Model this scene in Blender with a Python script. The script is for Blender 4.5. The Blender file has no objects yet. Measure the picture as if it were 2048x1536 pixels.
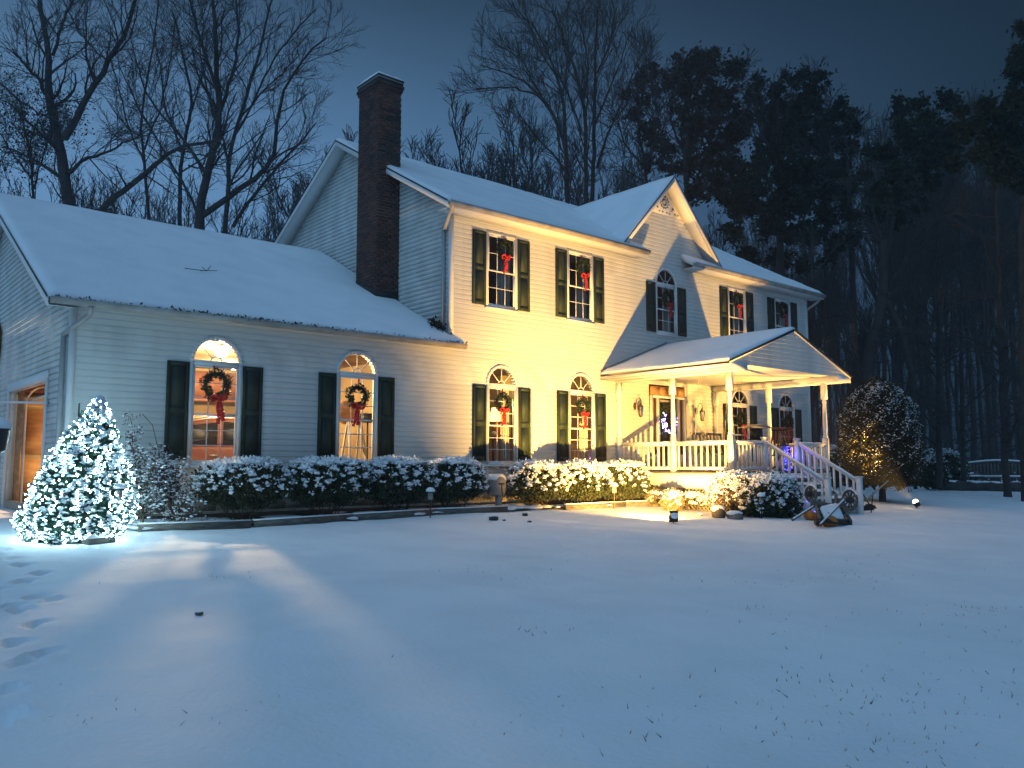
import bpy, math, random
import numpy as np
from mathutils import Matrix, Vector
rng = np.random.default_rng(7)
random.seed(7)
sc = bpy.context.scene
R_ = math.radians
# ------------------------------------------------------------------ camera
FPX = 1670.0
YAW, PIT = R_(49.3), math.atan(159 / 1670.0)
FW = np.array([math.cos(YAW) * math.cos(PIT), math.sin(YAW) * math.cos(PIT), math.sin(PIT)])
RT = np.array([math.sin(YAW), -math.cos(YAW), 0.0])
UP = np.cross(RT, FW)
CAM = np.array([-10.891, -14.770, 1.0])
cd = bpy.data.cameras.new('camera'); cam = bpy.data.objects.new('camera', cd)
sc.collection.objects.link(cam); sc.camera = cam
cd.sensor_width = 36.0; cd.lens = FPX / 2048 * 36; cd.clip_end = 900; cd.clip_start = 0.1
M = Matrix.Identity(4)
for i in range(3):
    M[i][0], M[i][1], M[i][2], M[i][3] = RT[i], UP[i], -FW[i], CAM[i]
cam.matrix_world = M
# ------------------------------------------------------------------ world
GLOW = (-0.62, -0.50, 0.10)
w = bpy.data.worlds.new('World'); sc.world = w; w.use_nodes = True
nt = w.node_tree; nt.nodes.clear()
def nd(t, **k):
    n = nt.nodes.new(t)
    for a, b in k.items(): setattr(n, a, b)
    return n
tc = nd('ShaderNodeTexCoord')
nrm = nd('ShaderNodeVectorMath', operation='NORMALIZE'); nt.links.new(tc.outputs['Generated'], nrm.inputs[0])
dot = nd('ShaderNodeVectorMath', operation='DOT_PRODUCT'); nt.links.new(nrm.outputs[0], dot.inputs[0])
g = np.array([math.cos(R_(172)), math.sin(R_(172)), 0.0]); dot.inputs[1].default_value = g
rmp = nd('ShaderNodeValToRGB'); mr = nd('ShaderNodeMapRange')
mr.inputs[1].default_value = -1; mr.inputs[2].default_value = 1
nt.links.new(dot.outputs['Value'], mr.inputs[0]); nt.links.new(mr.outputs[0], rmp.inputs[0])
cr = rmp.color_ramp
stops = [(0.0, (.002, .005, .010)), (0.045, (.004, .012, .024)), (0.085, (.015, .038, .070)), (0.15, (.036, .088, .170)), (0.24, (.076, .180, .335)),
         (0.37, (.125, .275, .50)), (1.0, (.18, .36, .60))]
cr.elements[0].position = stops[0][0]; cr.elements[0].color = (*stops[0][1], 1)
cr.elements[1].position = stops[-1][0]; cr.elements[1].color = (*stops[-1][1], 1)
for p, c in stops[1:-1]:
    e = cr.elements.new(p); e.color = (*c, 1)
sep = nd('ShaderNodeSeparateXYZ'); nt.links.new(nrm.outputs[0], sep.inputs[0])
elr = nd('ShaderNodeMapRange', interpolation_type='SMOOTHSTEP')   # dusk glow fades with height
elr.inputs[1].default_value = 0.22; elr.inputs[2].default_value = 0.62
elr.inputs[3].default_value = 1.05; elr.inputs[4].default_value = 0.08
nt.links.new(sep.outputs[2], elr.inputs[0])
mul = nd('ShaderNodeVectorMath', operation='SCALE')
nt.links.new(rmp.outputs[0], mul.inputs[0]); nt.links.new(elr.outputs[0], mul.inputs['Scale'])
# last trace of a sun that has set, physical sky at very low strength
sky = nd('ShaderNodeTexSky', sky_type='NISHITA', sun_disc=False)
sky.sun_elevation = R_(2); sky.sun_rotation = R_(250)
sk2 = nd('ShaderNodeVectorMath', operation='SCALE'); sk2.inputs['Scale'].default_value = 0.0003
nt.links.new(sky.outputs[0], sk2.inputs[0])
add = nd('ShaderNodeVectorMath', operation='ADD')
nt.links.new(mul.outputs[0], add.inputs[0]); nt.links.new(sk2.outputs[0], add.inputs[1])
bg = nd('ShaderNodeBackground'); nt.links.new(add.outputs[0], bg.inputs[0]); bg.inputs[1].default_value = 1.0
wo = nd('ShaderNodeOutputWorld'); nt.links.new(bg.outputs[0], wo.inputs[0])
# soft dusk light out of the brighter half of the overcast (behind the camera, to the left)
sd = bpy.data.lights.new('dusk_sun', 'SUN'); sd.energy = 1.2; sd.angle = R_(100); sd.color = (0.32, 0.62, 1.0)
so = bpy.data.objects.new('dusk_sun', sd); sc.collection.objects.link(so)
so.rotation_euler = Vector((0.36, 0.10, -1.0)).to_track_quat('-Z', 'Y').to_euler()
sc.view_settings.view_transform = 'Standard'; sc.view_settings.look = 'None'
sc.view_settings.exposure = 0.0; sc.view_settings.gamma = 1.0; sc.view_settings.use_curve_mapping = False
sc.cycles.use_denoising = True
sc.cycles.sample_clamp_indirect = 4.0
sc.cycles.max_bounces = 6; sc.cycles.diffuse_bounces = 3; sc.cycles.transparent_max_bounces = 24
sc.cycles.caustics_reflective = False; sc.cycles.caustics_refractive = False
SPOT_COL = (1.0, 0.535, 0.115)
SPOT_W = 6300.0
HAZE = .0017
# ------------------------------------------------------------------ helpers
def ray(x, y): return FW * FPX + RT * (x - 1024) + UP * (768 - y)
def at(x, y, ax, v):
    r = ray(x, y); return CAM + r * ((v - CAM[ax]) / r[ax])
def atD(x, y, D): return CAM + ray(x, y) * (D / FPX)
def gz(x, y):
    x = np.asarray(x, float); y = np.asarray(y, float)
    d = np.maximum(-y, 0)
    z = .10 - .85 * (1 - np.exp(-d / 12.0))
    s = np.clip((x - 15) / 15, 0, 1); z = z - .28 * s * s * (3 - 2 * s) * np.clip(1 - d / 12, 0, 1)
    z = z + .035 * np.sin(x * .55 + 1.3) * np.cos(y * .43 + .4) * np.clip(d / 3, 0, 1)
    return z
def gnd(px, py):
    r = ray(px, py); r = r / np.linalg.norm(r); t = 5.0
    while t < 120:
        p = CAM + r * t
        if p[2] < gz(p[0], p[1]): break
        t += .02
    return p
def link(o): sc.collection.objects.link(o); return o
def tag(o, label=None, cat=None, group=None, kind=None):
    if label: o['label'] = label
    if cat: o['category'] = cat
    if group: o['group'] = group
    if kind: o['kind'] = kind
    return o
def empty(name, loc=(0, 0, 0), label=None, cat=None, group=None, parent=None, rz=0):
    o = bpy.data.objects.new(name, None); link(o); o.location = loc; o.rotation_euler = (0, 0, rz)
    o.empty_display_size = .1
    if parent: o.parent = parent
    return tag(o, label, cat, group)
def copy_tree(o, parent=None):
    c = o.copy(); link(c)
    if parent is not None: c.parent = parent
    for ch in list(o.children): copy_tree(ch, c)
    return c
class MB:
    def __init__(s): s.v = []; s.f = []; s.m = []; s.n = 0
    def add(s, v, f, m=0):
        v = np.asarray(v, float).reshape(-1, 3); s.v.append(v)
        for q in f: s.f.append([a + s.n for a in q]); s.m.append(m)
        s.n += len(v); return s
    def addq(s, v, f, m=0):       # large arrays of faces of equal size
        s.v.append(v); s.f.extend((np.asarray(f) + s.n).tolist()); s.m.extend([m] * len(f)); s.n += len(v); return s
    def box(s, x0, x1, y0, y1, z0, z1, m=0):
        v = [(x0,y0,z0),(x1,y0,z0),(x1,y1,z0),(x0,y1,z0),(x0,y0,z1),(x1,y0,z1),(x1,y1,z1),(x0,y1,z1)]
        return s.add(v, [(0,3,2,1),(4,5,6,7),(0,1,5,4),(1,2,6,5),(2,3,7,6),(3,0,4,7)], m)
    def bar(s, a, b, wd, ht, m=0, up=(0,0,1)):
        a = np.array(a, float); b = np.array(b, float); t = b - a; t /= np.linalg.norm(t)
        u = np.cross(t, up)
        if np.linalg.norm(u) < 1e-3: u = np.cross(t, (0, 1, 0))
        u /= np.linalg.norm(u); q = np.cross(u, t); u = u * wd / 2; q = q * ht / 2
        v = [a-u-q, a+u-q, a+u+q, a-u+q, b-u-q, b+u-q, b+u+q, b-u+q]
        return s.add(v, [(0,1,2,3),(7,6,5,4),(0,4,5,1),(1,5,6,2),(2,6,7,3),(3,7,4,0)], m)
    def prism(s, poly, d, m=0):
        p = np.array(poly, float); d = np.array(d, float); n = len(p)
        f = [tuple(range(n)), tuple(range(2*n-1, n-1, -1))] + [(i, i+n, (i+1) % n + n, (i+1) % n) for i in range(n)]
        return s.add(np.vstack([p, p + d]), f, m)
    def lathe(s, prof, c=(0,0,0), n=12, m=0, axis='z'):
        c = np.array(c, float); vs = []
        for r, z in prof:
            for k in range(n):
                a = 2*math.pi*k/n
                q = (r*math.cos(a), r*math.sin(a), z)
                if axis == 'y': q = (q[0], q[2], q[1])
                if axis == 'x': q = (q[2], q[0], q[1])
                vs.append(c + q)
        f = [(i*n+k, i*n+(k+1) % n, (i+1)*n+(k+1) % n, (i+1)*n+k) for i in range(len(prof)-1) for k in range(n)]
        f += [tuple(range(n))[::-1], tuple(range((len(prof)-1)*n, len(prof)*n))]
        return s.add(vs, f, m)
    def tube(s, P, r, n=6, m=0):
        P = np.array(P, float)[None]; rr = np.broadcast_to(np.array(r, float), (P.shape[1],))[None]
        v, f = tubes(P, rr, n); return s.add(v, f.tolist(), m)
    def build(s, name, mats, parent=None, smooth=False, loc=None):
        me = bpy.data.meshes.new(name)
        V = np.vstack(s.v) if s.v else np.zeros((0, 3))
        if not isinstance(mats, (list, tuple)): mats = [mats]
        for a in mats: me.materials.append(a)
        ls = np.array([len(q) for q in s.f], np.int32)
        me.vertices.add(len(V)); me.vertices.foreach_set('co', V.ravel().astype(np.float32))
        me.loops.add(int(ls.sum())); me.loops.foreach_set('vertex_index', np.fromiter((a for q in s.f for a in q), np.int32, int(ls.sum())))
        me.polygons.add(len(ls)); me.polygons.foreach_set('loop_start', np.concatenate([[0], np.cumsum(ls)[:-1]]).astype(np.int32))
        me.polygons.foreach_set('loop_total', ls); me.polygons.foreach_set('material_index', np.array(s.m, np.int32))
        if smooth: me.polygons.foreach_set('use_smooth', np.ones(len(ls), bool))
        me.update(calc_edges=True); me.validate()
        o = bpy.data.objects.new(name, me); link(o)
        if parent: o.parent = parent
        if loc is not None: o.location = loc
        return o
def mesh_arr(name, V, F, mats, parent=None, smooth=False, mi=None):
    """V (n,3), F (m,k) equal-size faces - fast path"""
    me = bpy.data.meshes.new(name)
    if not isinstance(mats, (list, tuple)): mats = [mats]
    for a in mats: me.materials.append(a)
    F = np.asarray(F, np.int32); k = F.shape[1]
    me.vertices.add(len(V)); me.vertices.foreach_set('co', np.asarray(V, np.float32).ravel())
    me.loops.add(F.size); me.loops.foreach_set('vertex_index', F.ravel())
    me.polygons.add(len(F)); me.polygons.foreach_set('loop_start', np.arange(0, F.size, k, dtype=np.int32))
    me.polygons.foreach_set('loop_total', np.full(len(F), k, np.int32))
    if mi is not None: me.polygons.foreach_set('material_index', np.asarray(mi, np.int32))
    if smooth: me.polygons.foreach_set('use_smooth', np.ones(len(F), bool))
    me.update(calc_edges=True)
    o = bpy.data.objects.new(name, me); link(o)
    if parent: o.parent = parent
    return o
def tubes(P, Rr, n):
    """P (m,k,3) polylines, Rr (m,k) -> verts, quads"""
    m, k, _ = P.shape
    T = np.empty_like(P); T[:, 1:-1] = P[:, 2:] - P[:, :-2]; T[:, 0] = P[:, 1] - P[:, 0]; T[:, -1] = P[:, -1] - P[:, -2]
    T /= np.linalg.norm(T, axis=2, keepdims=True) + 1e-9
    ref = np.array([.31, .93, .05]); ref = ref / np.linalg.norm(ref)
    ref2 = np.array([.9, -.3, .1])
    par = np.abs(T @ ref).max(axis=1) > .93
    rf = np.where(par[:, None, None], ref2, ref) * np.ones_like(P)
    u = np.cross(T, rf); u /= np.linalg.norm(u, axis=2, keepdims=True) + 1e-9; q = np.cross(T, u)
    a = np.arange(n) * 2 * math.pi / n
    V = P[:, :, None] + Rr[:, :, None, None] * (np.cos(a)[None, None, :, None] * u[:, :, None] + np.sin(a)[None, None, :, None] * q[:, :, None])
    i = np.arange(m)[:, None, None] * (k * n) + np.arange(k - 1)[None, :, None] * n
    j = np.arange(n)[None, None, :]; jn = (j + 1) % n
    F = np.stack([i + j, i + jn, i + n + jn, i + n + j], -1).reshape(-1, 4)
    return V.reshape(-1, 3), F
def ico(sub=1):
    import bmesh
    bm = bmesh.new(); bmesh.ops.create_icosphere(bm, subdivisions=sub, radius=1)
    v = np.array([x.co[:] for x in bm.verts]); f = np.array([[x.index for x in q.verts] for q in bm.faces]); bm.free()
    return v, f
ICO1, ICO2, ICO3 = ico(1), ico(2), ico(3)
def blobs(C, S, tmpl=ICO2, jit=.22):
    """C (n,3) centres, S (n,3) scales"""
    tv, tf = tmpl; n = len(C)
    a = rng.uniform(0, 6.283, n); ca, sa = np.cos(a), np.sin(a)
    d = 1 + jit * rng.normal(size=(n, len(tv), 1)).clip(-1.5, 1.5)
    v = tv[None] * d * S[:, None]
    x = v[..., 0] * ca[:, None] - v[..., 1] * sa[:, None]; y = v[..., 0] * sa[:, None] + v[..., 1] * ca[:, None]
    v = np.stack([x, y, v[..., 2]], -1) + C[:, None]
    return v.reshape(-1, 3), (tf[None] + (np.arange(n) * len(tv))[:, None, None]).reshape(-1, 3)
def leaves(C, size, N=None, aspect=.55, spread=1.0):
    """random leaf quads (diamond, slightly folded into 2 tris is not needed)"""
    n = len(C); d = rng.normal(size=(n, 3))
    if N is not None: d = d * spread + N * 1.0
    d /= np.linalg.norm(d, axis=1, keepdims=True)
    u = np.cross(d, rng.normal(size=(n, 3))); u /= np.linalg.norm(u, axis=1, keepdims=True) + 1e-9
    s = size * rng.uniform(.6, 1.3, (n, 1))
    V = np.stack([C, C + d * s * .5 + u * s * aspect * .5, C + d * s, C + d * s * .5 - u * s * aspect * .5], 1)
    return V.reshape(-1, 3), np.arange(4 * n).reshape(n, 4)
# ------------------------------------------------------------------ materials
def mat(name, col, rough=.7, var=0.0, vs=4.0, bump=0.0, bs=40.0, spec=.3, emit=None, es=0, metal=0, col2=None, vmap=(.35, .65), snow=0, stretch=None):
    m = bpy.data.materials.new(name); m.use_nodes = True; N = m.node_tree; B = N.nodes['Principled BSDF']
    L = N.links.new; B.inputs['Roughness'].default_value = rough; B.inputs['Specular IOR Level'].default_value = spec
    B.inputs['Metallic'].default_value = metal; B.inputs['Base Color'].default_value = (*col, 1)
    t = N.nodes.new('ShaderNodeTexCoord'); src = t.outputs['Object']
    if stretch:
        mp = N.nodes.new('ShaderNodeMapping'); mp.inputs['Scale'].default_value = stretch; L(src, mp.inputs[0]); src = mp.outputs[0]
    out = None
    if col2 is None and var: col2 = tuple(c * (1 - var) for c in col)
    if col2 is not None:
        n = N.nodes.new('ShaderNodeTexNoise'); n.inputs['Scale'].default_value = vs; n.inputs['Detail'].default_value = 5
        L(src, n.inputs[0]); r = N.nodes.new('ShaderNodeMapRange'); r.inputs[1].default_value, r.inputs[2].default_value = vmap
        L(n.outputs[0], r.inputs[0]); x = N.nodes.new('ShaderNodeMix'); x.data_type = 'RGBA'
        L(r.outputs[0], x.inputs[0]); x.inputs[6].default_value = (*col, 1); x.inputs[7].default_value = (*col2, 1); out = x.outputs[2]
    if snow:     # snow lying on faces that look up
        ge = N.nodes.new('ShaderNodeNewGeometry'); s3 = N.nodes.new('ShaderNodeSeparateXYZ'); L(ge.outputs['Normal'], s3.inputs[0])
        n2 = N.nodes.new('ShaderNodeTexNoise'); n2.inputs['Scale'].default_value = 3.0; L(t.outputs['Object'], n2.inputs[0])
        ad = N.nodes.new('ShaderNodeMath'); ad.operation = 'MULTIPLY_ADD'; L(n2.outputs[0], ad.inputs[0]); ad.inputs[1].default_value = .9; L(s3.outputs[2], ad.inputs[2])
        r2 = N.nodes.new('ShaderNodeMapRange'); r2.inputs[1].default_value = 1.45 - snow; r2.inputs[2].default_value = 1.55 - snow; L(ad.outputs[0], r2.inputs[0])
        x2 = N.nodes.new('ShaderNodeMix'); x2.data_type = 'RGBA'; L(r2.outputs[0], x2.inputs[0])
        if out is not None: L(out, x2.inputs[6])
        else: x2.inputs[6].default_value = (*col, 1)
        x2.inputs[7].default_value = (.80, .82, .85, 1); out = x2.outputs[2]
    if out is not None: L(out, B.inputs['Base Color'])
    if bump:
        n = N.nodes.new('ShaderNodeTexNoise'); n.inputs['Scale'].default_value = bs; n.inputs['Detail'].default_value = 4; L(src, n.inputs[0])
        b = N.nodes.new('ShaderNodeBump'); b.inputs['Strength'].default_value = bump; b.inputs['Distance'].default_value = .02
        L(n.outputs[0], b.inputs['Height']); L(b.outputs[0], B.inputs['Normal'])
    if emit: B.inputs['Emission Color'].default_value = (*emit, 1); B.inputs['Emission Strength'].default_value = es
    return m
SNOW = mat('snow', (.84, .86, .88), .75, col2=(.76, .79, .82), vs=1.3, vmap=(.4, .7), bump=.5, bs=14, spec=.25)
SNOWG = mat('snow_ground', (.84, .86, .88), .75, col2=(.74, .77, .80), vs=.9, vmap=(.4, .75), bump=.4, bs=22, spec=.25)
VINYL = mat('white_vinyl', (.69, .70, .66), .5, var=.20, vs=2.2, bump=.05, bs=60, spec=.35)
TRIM = mat('white_trim', (.78, .77, .74), .4, var=.06, vs=3, spec=.35)
SOFFIT = mat('soffit_white', (.74, .73, .70), .5, var=.06, vs=5)
GUTTER = mat('gutter_weathered', (.42, .39, .35), .5, col2=(.28, .25, .21), vs=3, spec=.35)
SHUT = mat('shutter_dark_green', (.024, .040, .028), .65, col2=(.012, .024, .018), vs=5, spec=.35, bump=.1, bs=50)
BRICK = mat('brick_dark_red', (.165, .068, .048), .85, col2=(.08, .038, .032), vs=3.2, bump=.4, bs=60)
BRICK2 = mat('brick_brown', (.10, .05, .038), .85, col2=(.045, .03, .027), vs=4.1, bump=.4, bs=60)
MORTAR = mat('mortar', (.34, .31, .28), .9, col2=(.05, .045, .042), vs=1.1, vmap=(.42, .58), bump=.3)
FLASH = mat('flashing_black', (.02, .021, .023), .5)
GUTP = mat('downspout_paint', (.40, .39, .37), .5)
CONC = mat('concrete_block', (.34, .31, .24), .85, var=.25, vs=6, bump=.3)
BARK = mat('bark', (.060, .050, .044), .95, col2=(.035, .030, .028), vs=6, bump=.6, bs=14, snow=.10)
BARKF = mat('bark_far', (.052, .045, .040), .95, col2=(.032, .028, .026), vs=3)
LEAFD = mat('dry_oak_leaves', (.045, .034, .026), .8, col2=(.028, .028, .018), vs=3, spec=.15)
PINE = mat('pine_needles', (.020, .032, .018), .8, col2=(.012, .02, .012), vs=2, spec=.1)
BOX = mat('boxwood_leaves', (.050, .062, .022), .6, col2=(.022, .034, .014), vs=9, spec=.3)
CEDAR = mat('cedar_foliage', (.045, .040, .018), .8, col2=(.02, .024, .012), vs=7, spec=.2)
FIRG = mat('conifer_foliage', (.035, .085, .050), .6, col2=(.018, .05, .032), vs=8, spec=.2)
TWIG = mat('twigs_brown', (.10, .068, .045), .9, var=.4, vs=9)
NAND = mat('nandina_leaves', (.10, .055, .045), .7, col2=(.05, .045, .03), vs=9)
BLACK = mat('black_metal', (.014, .014, .015), .4, spec=.4)
IRON = mat('rusty_iron', (.045, .034, .028), .7, var=.5, vs=20, bump=.3)
WOODG = mat('weathered_wood', (.16, .145, .125), .85, col2=(.07, .062, .055), vs=6, bump=.4, bs=20, stretch=(1, 1, 6))
WOODR = mat('red_brown_wood', (.15, .058, .034), .5, var=.4, vs=6)
WOODY = mat('plywood', (.46, .27, .12), .6, col2=(.34, .17, .07), vs=3, stretch=(1, 1, 4))
GARW = mat('garage_wall_board', (.42, .32, .17), .8, col2=(.26, .18, .09), vs=.9)
GARC = mat('garage_ceiling', (.58, .44, .26), .8, col2=(.28, .16, .08), vs=.8)
GARF = mat('garage_floor', (.28, .26, .23), .7, var=.3, vs=1)
ROOMW = mat('room_wall_cream', (.55, .46, .30), .8, var=.1, vs=1)
ROOMF = mat('room_floor_wood', (.22, .11, .05), .5, var=.3, vs=2)
CURT = mat('curtain_white', (.62, .58, .52), .8, var=.15, vs=3)
FRONT = mat('shingle_dark', (.05, .05, .052), .9, var=.3, vs=6)
RED = mat('red_ribbon', (.62, .022, .018), .45, var=.25, vs=12, spec=.4)
WREATHG = mat('wreath_green', (.030, .050, .022), .6, col2=(.016, .026, .012), vs=20)
BRONZE = mat('lantern_bronze', (.045, .026, .018), .45, spec=.5)
PUMP = mat('pumpkin_orange', (.55, .17, .025), .55, var=.3, vs=5)
STONE = mat('garden_stone', (.20, .19, .17), .85, col2=(.08, .078, .072), vs=5, bump=.5, bs=12)
STONED = mat('stone_dark', (.065, .060, .055), .85, var=.4, vs=5, bump=.5, bs=12)
CARP = mat('car_paint_red', (.27, .085, .05), .3, spec=.6)
CARG = mat('car_glass_dark', (.02, .025, .022), .08, spec=.8)
TYRE = mat('tyre_rubber', (.02, .02, .02), .8)
ALU = mat('aluminium', (.55, .55, .53), .35, metal=.8)
GREY = mat('grey_plastic', (.30, .29, .27), .6, var=.25, vs=8)
DIRT = mat('mulch', (.055, .040, .030), .95, col2=(.03, .022, .018), vs=12, bump=.6)
LATT = mat('lattice_wood', (.34, .30, .25), .8, var=.3, vs=10)
GRASSD = mat('dry_grass', (.16, .13, .075), .9, col2=(.09, .085, .045), vs=9)
def emi(name, col, s):
    m = bpy.data.materials.new(name); m.use_nodes = True; N = m.node_tree; N.nodes.clear()
    e = N.nodes.new('ShaderNodeEmission'); e.inputs[0].default_value = (*col, 1); e.inputs[1].default_value = s
    o = N.nodes.new('ShaderNodeOutputMaterial'); N.links.new(e.outputs[0], o.inputs[0]); return m
LED = emi('led_cool_white', (.55, .88, 1.0), 115)
LEDP = emi('led_violet', (.32, .22, 1.0), 14)
LEDW = emi('led_white', (.85, .88, 1.0), 22)
LEDB = emi('led_blue', (.10, .08, 1.0), 9)
BULB = emi('bulb_warm', (1.0, .66, .30), 400)
SHADE = emi('lampshade_lit', (1.0, .56, .17), 4.5)
FLOODF = emi('flood_lens', (1.0, .72, .34), 24)
PATHL = emi('path_light_glow', (1.0, .72, .38), .5)
def glass():
    m = bpy.data.materials.new('window_glass'); m.use_nodes = True; N = m.node_tree; N.nodes.clear()
    tr = N.nodes.new('ShaderNodeBsdfTransparent'); tr.inputs[0].default_value = (.93, .95, .94, 1)
    gl = N.nodes.new('ShaderNodeBsdfGlossy'); gl.inputs['Roughness'].default_value = .02
    fr = N.nodes.new('ShaderNodeFresnel'); fr.inputs[0].default_value = 1.5
    mx = N.nodes.new('ShaderNodeMixShader'); o = N.nodes.new('ShaderNodeOutputMaterial')
    N.links.new(fr.outputs[0], mx.inputs[0]); N.links.new(tr.outputs[0], mx.inputs[1]); N.links.new(gl.outputs[0], mx.inputs[2]); N.links.new(mx.outputs[0], o.inputs[0])
    return m
GLASS = glass()
# ------------------------------------------------------------------ ground
def ground():
    # polar-ish grid: fine near the lawn, coarse far away
    def axis(a, b, c, d, fine, n):
        left = b - np.geomspace(fine, b - a, n)[::-1]; right = c + np.geomspace(fine, d - c, n)
        return np.concatenate([left, np.arange(b, c + 1e-6, fine), right])
    xs = axis(-260, -14, 16, 330, .075, 44); ys = axis(-120, -15, 0.2, 330, .075, 44)
    X, Y = np.meshgrid(xs, ys)
    Z = gz(X, Y)
    # gentle drifts and small relief of snow over grass
    from mathutils import noise
    fr = (X > -15) & (X < 17) & (Y < 1) & (Y > -16)
    K = np.zeros_like(Z); idx = np.argwhere(fr)
    for i, j in idx:
        K[i, j] = .020 * noise.noise(Vector((X[i, j] * .9, Y[i, j] * .9, 0))) + .009 * noise.noise(Vector((X[i, j] * 3.2, Y[i, j] * 3.2, 5)))
    Z = Z + K
    # footprints on the left side, walked towards the garage
    steps = [(22, 1100), (12, 1112), (55, 1118), (62, 1132), (72, 1162), (100, 1148), (50, 1212), (62, 1222), (95, 1194), (50, 1285), (95, 1250), (75, 1325), (15, 1432), (40, 1440), (110, 1308), (28, 1385), (5, 1180), (130, 1200)]
    for k, (px, py) in enumerate(steps):
        p = gnd(px - 22, py); a = .9 + .3 * math.sin(k * 3); ux = (X - p[0]) * math.cos(a) + (Y - p[1]) * math.sin(a); uy = -(X - p[0]) * math.sin(a) + (Y - p[1]) * math.cos(a)
        e = (ux / .115) ** 2 + (uy / .062) ** 2
        Z -= .10 * np.exp(-e ** 3) - .018 * np.exp(-((e - 2.2) / .8) ** 2)
    ny, nx = X.shape
    V = np.stack([X, Y, Z], -1).reshape(-1, 3); i = np.arange(ny - 1)[:, None] * nx + np.arange(nx - 1)[None]
    F = np.stack([i, i + 1, i + nx + 1, i + nx], -1).reshape(-1, 4)
    o = mesh_arr('snow_ground', V, F, SNOWG, smooth=True); tag(o, kind='structure')
    return o
ground()
# ------------------------------------------------------------------ house
X0, X1, XG = 0.0, 15.05, -7.58
Z0, ZG, ZM = 0.37, 3.56, 6.87       # siding bottom, garage soffit, main soffit
house = empty('house', (0, 0, 0), 'large white two-storey house with attached garage wing, dark green shutters and snow on its roofs', 'house')
GF = [(-5.20, 1), (-2.32, 1), (1.49, 1), (4.10, 1), (10.97, 1), (13.57, 1)]
UF = [(1.47, 0), (4.08, 0), (10.93, 0), (13.50, 0)]
HW = .475
# openings: (xc, half width, zb, z spring, radius or 0)
OPEN = [(x, .42, 1.0, 2.78, .42) for x, _ in GF] + [(x, .42, 4.64, 6.33, 0) for x, _ in UF] + [(7.52, .42, 4.64, 6.0, .42)] + [(7.53, .76, .80, 3.12, 0)]
def halfw(o, z, grow=0):
    xc, h, zb, zs, r = o; h += grow
    if z < zb - grow: return 0
    if z <= zs + (grow if not r else 0): return h
    if r and z < zs + r + grow: return math.sqrt(max((r + grow) ** 2 - (z - zs) ** 2, 0))
    return 0
def cut(z, x0, x1, grow=0):
    iv = sorted((o[0] - halfw(o, z, grow), o[0] + halfw(o, z, grow)) for o in OPEN if halfw(o, z, grow) > .01)
    out = []; a = x0
    for l, r in iv:
        if r < x0 or l > x1: continue
        if l > a: out.append((a, l))
        a = max(a, r)
    if a < x1: out.append((a, x1))
    return out
# sheathing wall: rows of boxes whose breaks follow the openings
def sheath(x0, x1, z0, z1, y0, y1):
    b = MB(); zs = {z0, z1}
    for o in OPEN:
        for z in (o[2], o[3]): zs.add(z)
        if o[4]:
            for k in range(1, 9): zs.add(o[3] + o[4] * math.sin(k * math.pi / 16))
    zs = sorted(z for z in zs if z0 <= z <= z1)
    for a, c in zip(zs[:-1], zs[1:]):
        if c - a < 1e-4: continue
        for l, r in cut((a + c) / 2, x0, x1, .032): b.box(l, r, y0, y1, a, c)
    return b
wall = empty('wall', parent=house)
sheath(XG + .012, X0, -.1, ZG + .2, .002, .14).build('sheathing', VINYL, wall)
sheath(X0, X1, -.1, ZM + .1, .002, .14).build('sheathing', VINYL, wall)
b = MB(); b.prism([(5.5, .002, ZM + .1), (9.5, .002, ZM + .1), (7.5, .002, 9.0)], (0, .13, 0)); b.build('gable_sheathing', VINYL, wall)
b = MB()   # side and back walls
b.prism([(X0 + .002, .14, 0), (X0 + .002, 9.25, 0), (X0 + .002, 9.25, 6.9), (X0 + .002, 4.62, 9.45), (X0 + .002, .14, 6.95)], (.13, 0, 0))
b.prism([(X1 - .13, .14, 0), (X1 - .13, 9.25, 0), (X1 - .13, 9.25, 6.9), (X1 - .13, 4.62, 9.45), (X1 - .13, .14, 6.95)], (.13, 0, 0))
b.box(.13, X1 - .13, 9.12, 9.25, 0, 6.9)
b.build('side_wall', VINYL, house)
# garage side wall with door opening (Y 1.55..4.75, to z 2.42)
b = MB(); xg = XG + .012
def gtop(y): return 3.60 + .507 * y if y < 5.88 else 3.60 + .507 * (11.76 - y)
GD0, GD1, GDH = 1.50, 4.75, 2.45
b.prism([(xg, .14, 0), (xg, GD0, 0), (xg, GD0, gtop(GD0)), (xg, .14, gtop(.14))], (.12, 0, 0))
b.prism([(xg, GD0, GDH), (xg, GD1, GDH), (xg, GD1, gtop(GD1)), (xg, GD0, gtop(GD0))], (.12, 0, 0))
b.prism([(xg, GD1, 0), (xg, 11.7, 0), (xg, 11.7, gtop(11.7)), (xg, 5.88, gtop(5.88)), (xg, GD1, gtop(GD1))], (.12, 0, 0))
b.box(xg + .12, -.0, 11.58, 11.7, 0, 3.6)
b.build('garage_side_wall', VINYL, house)
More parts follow.
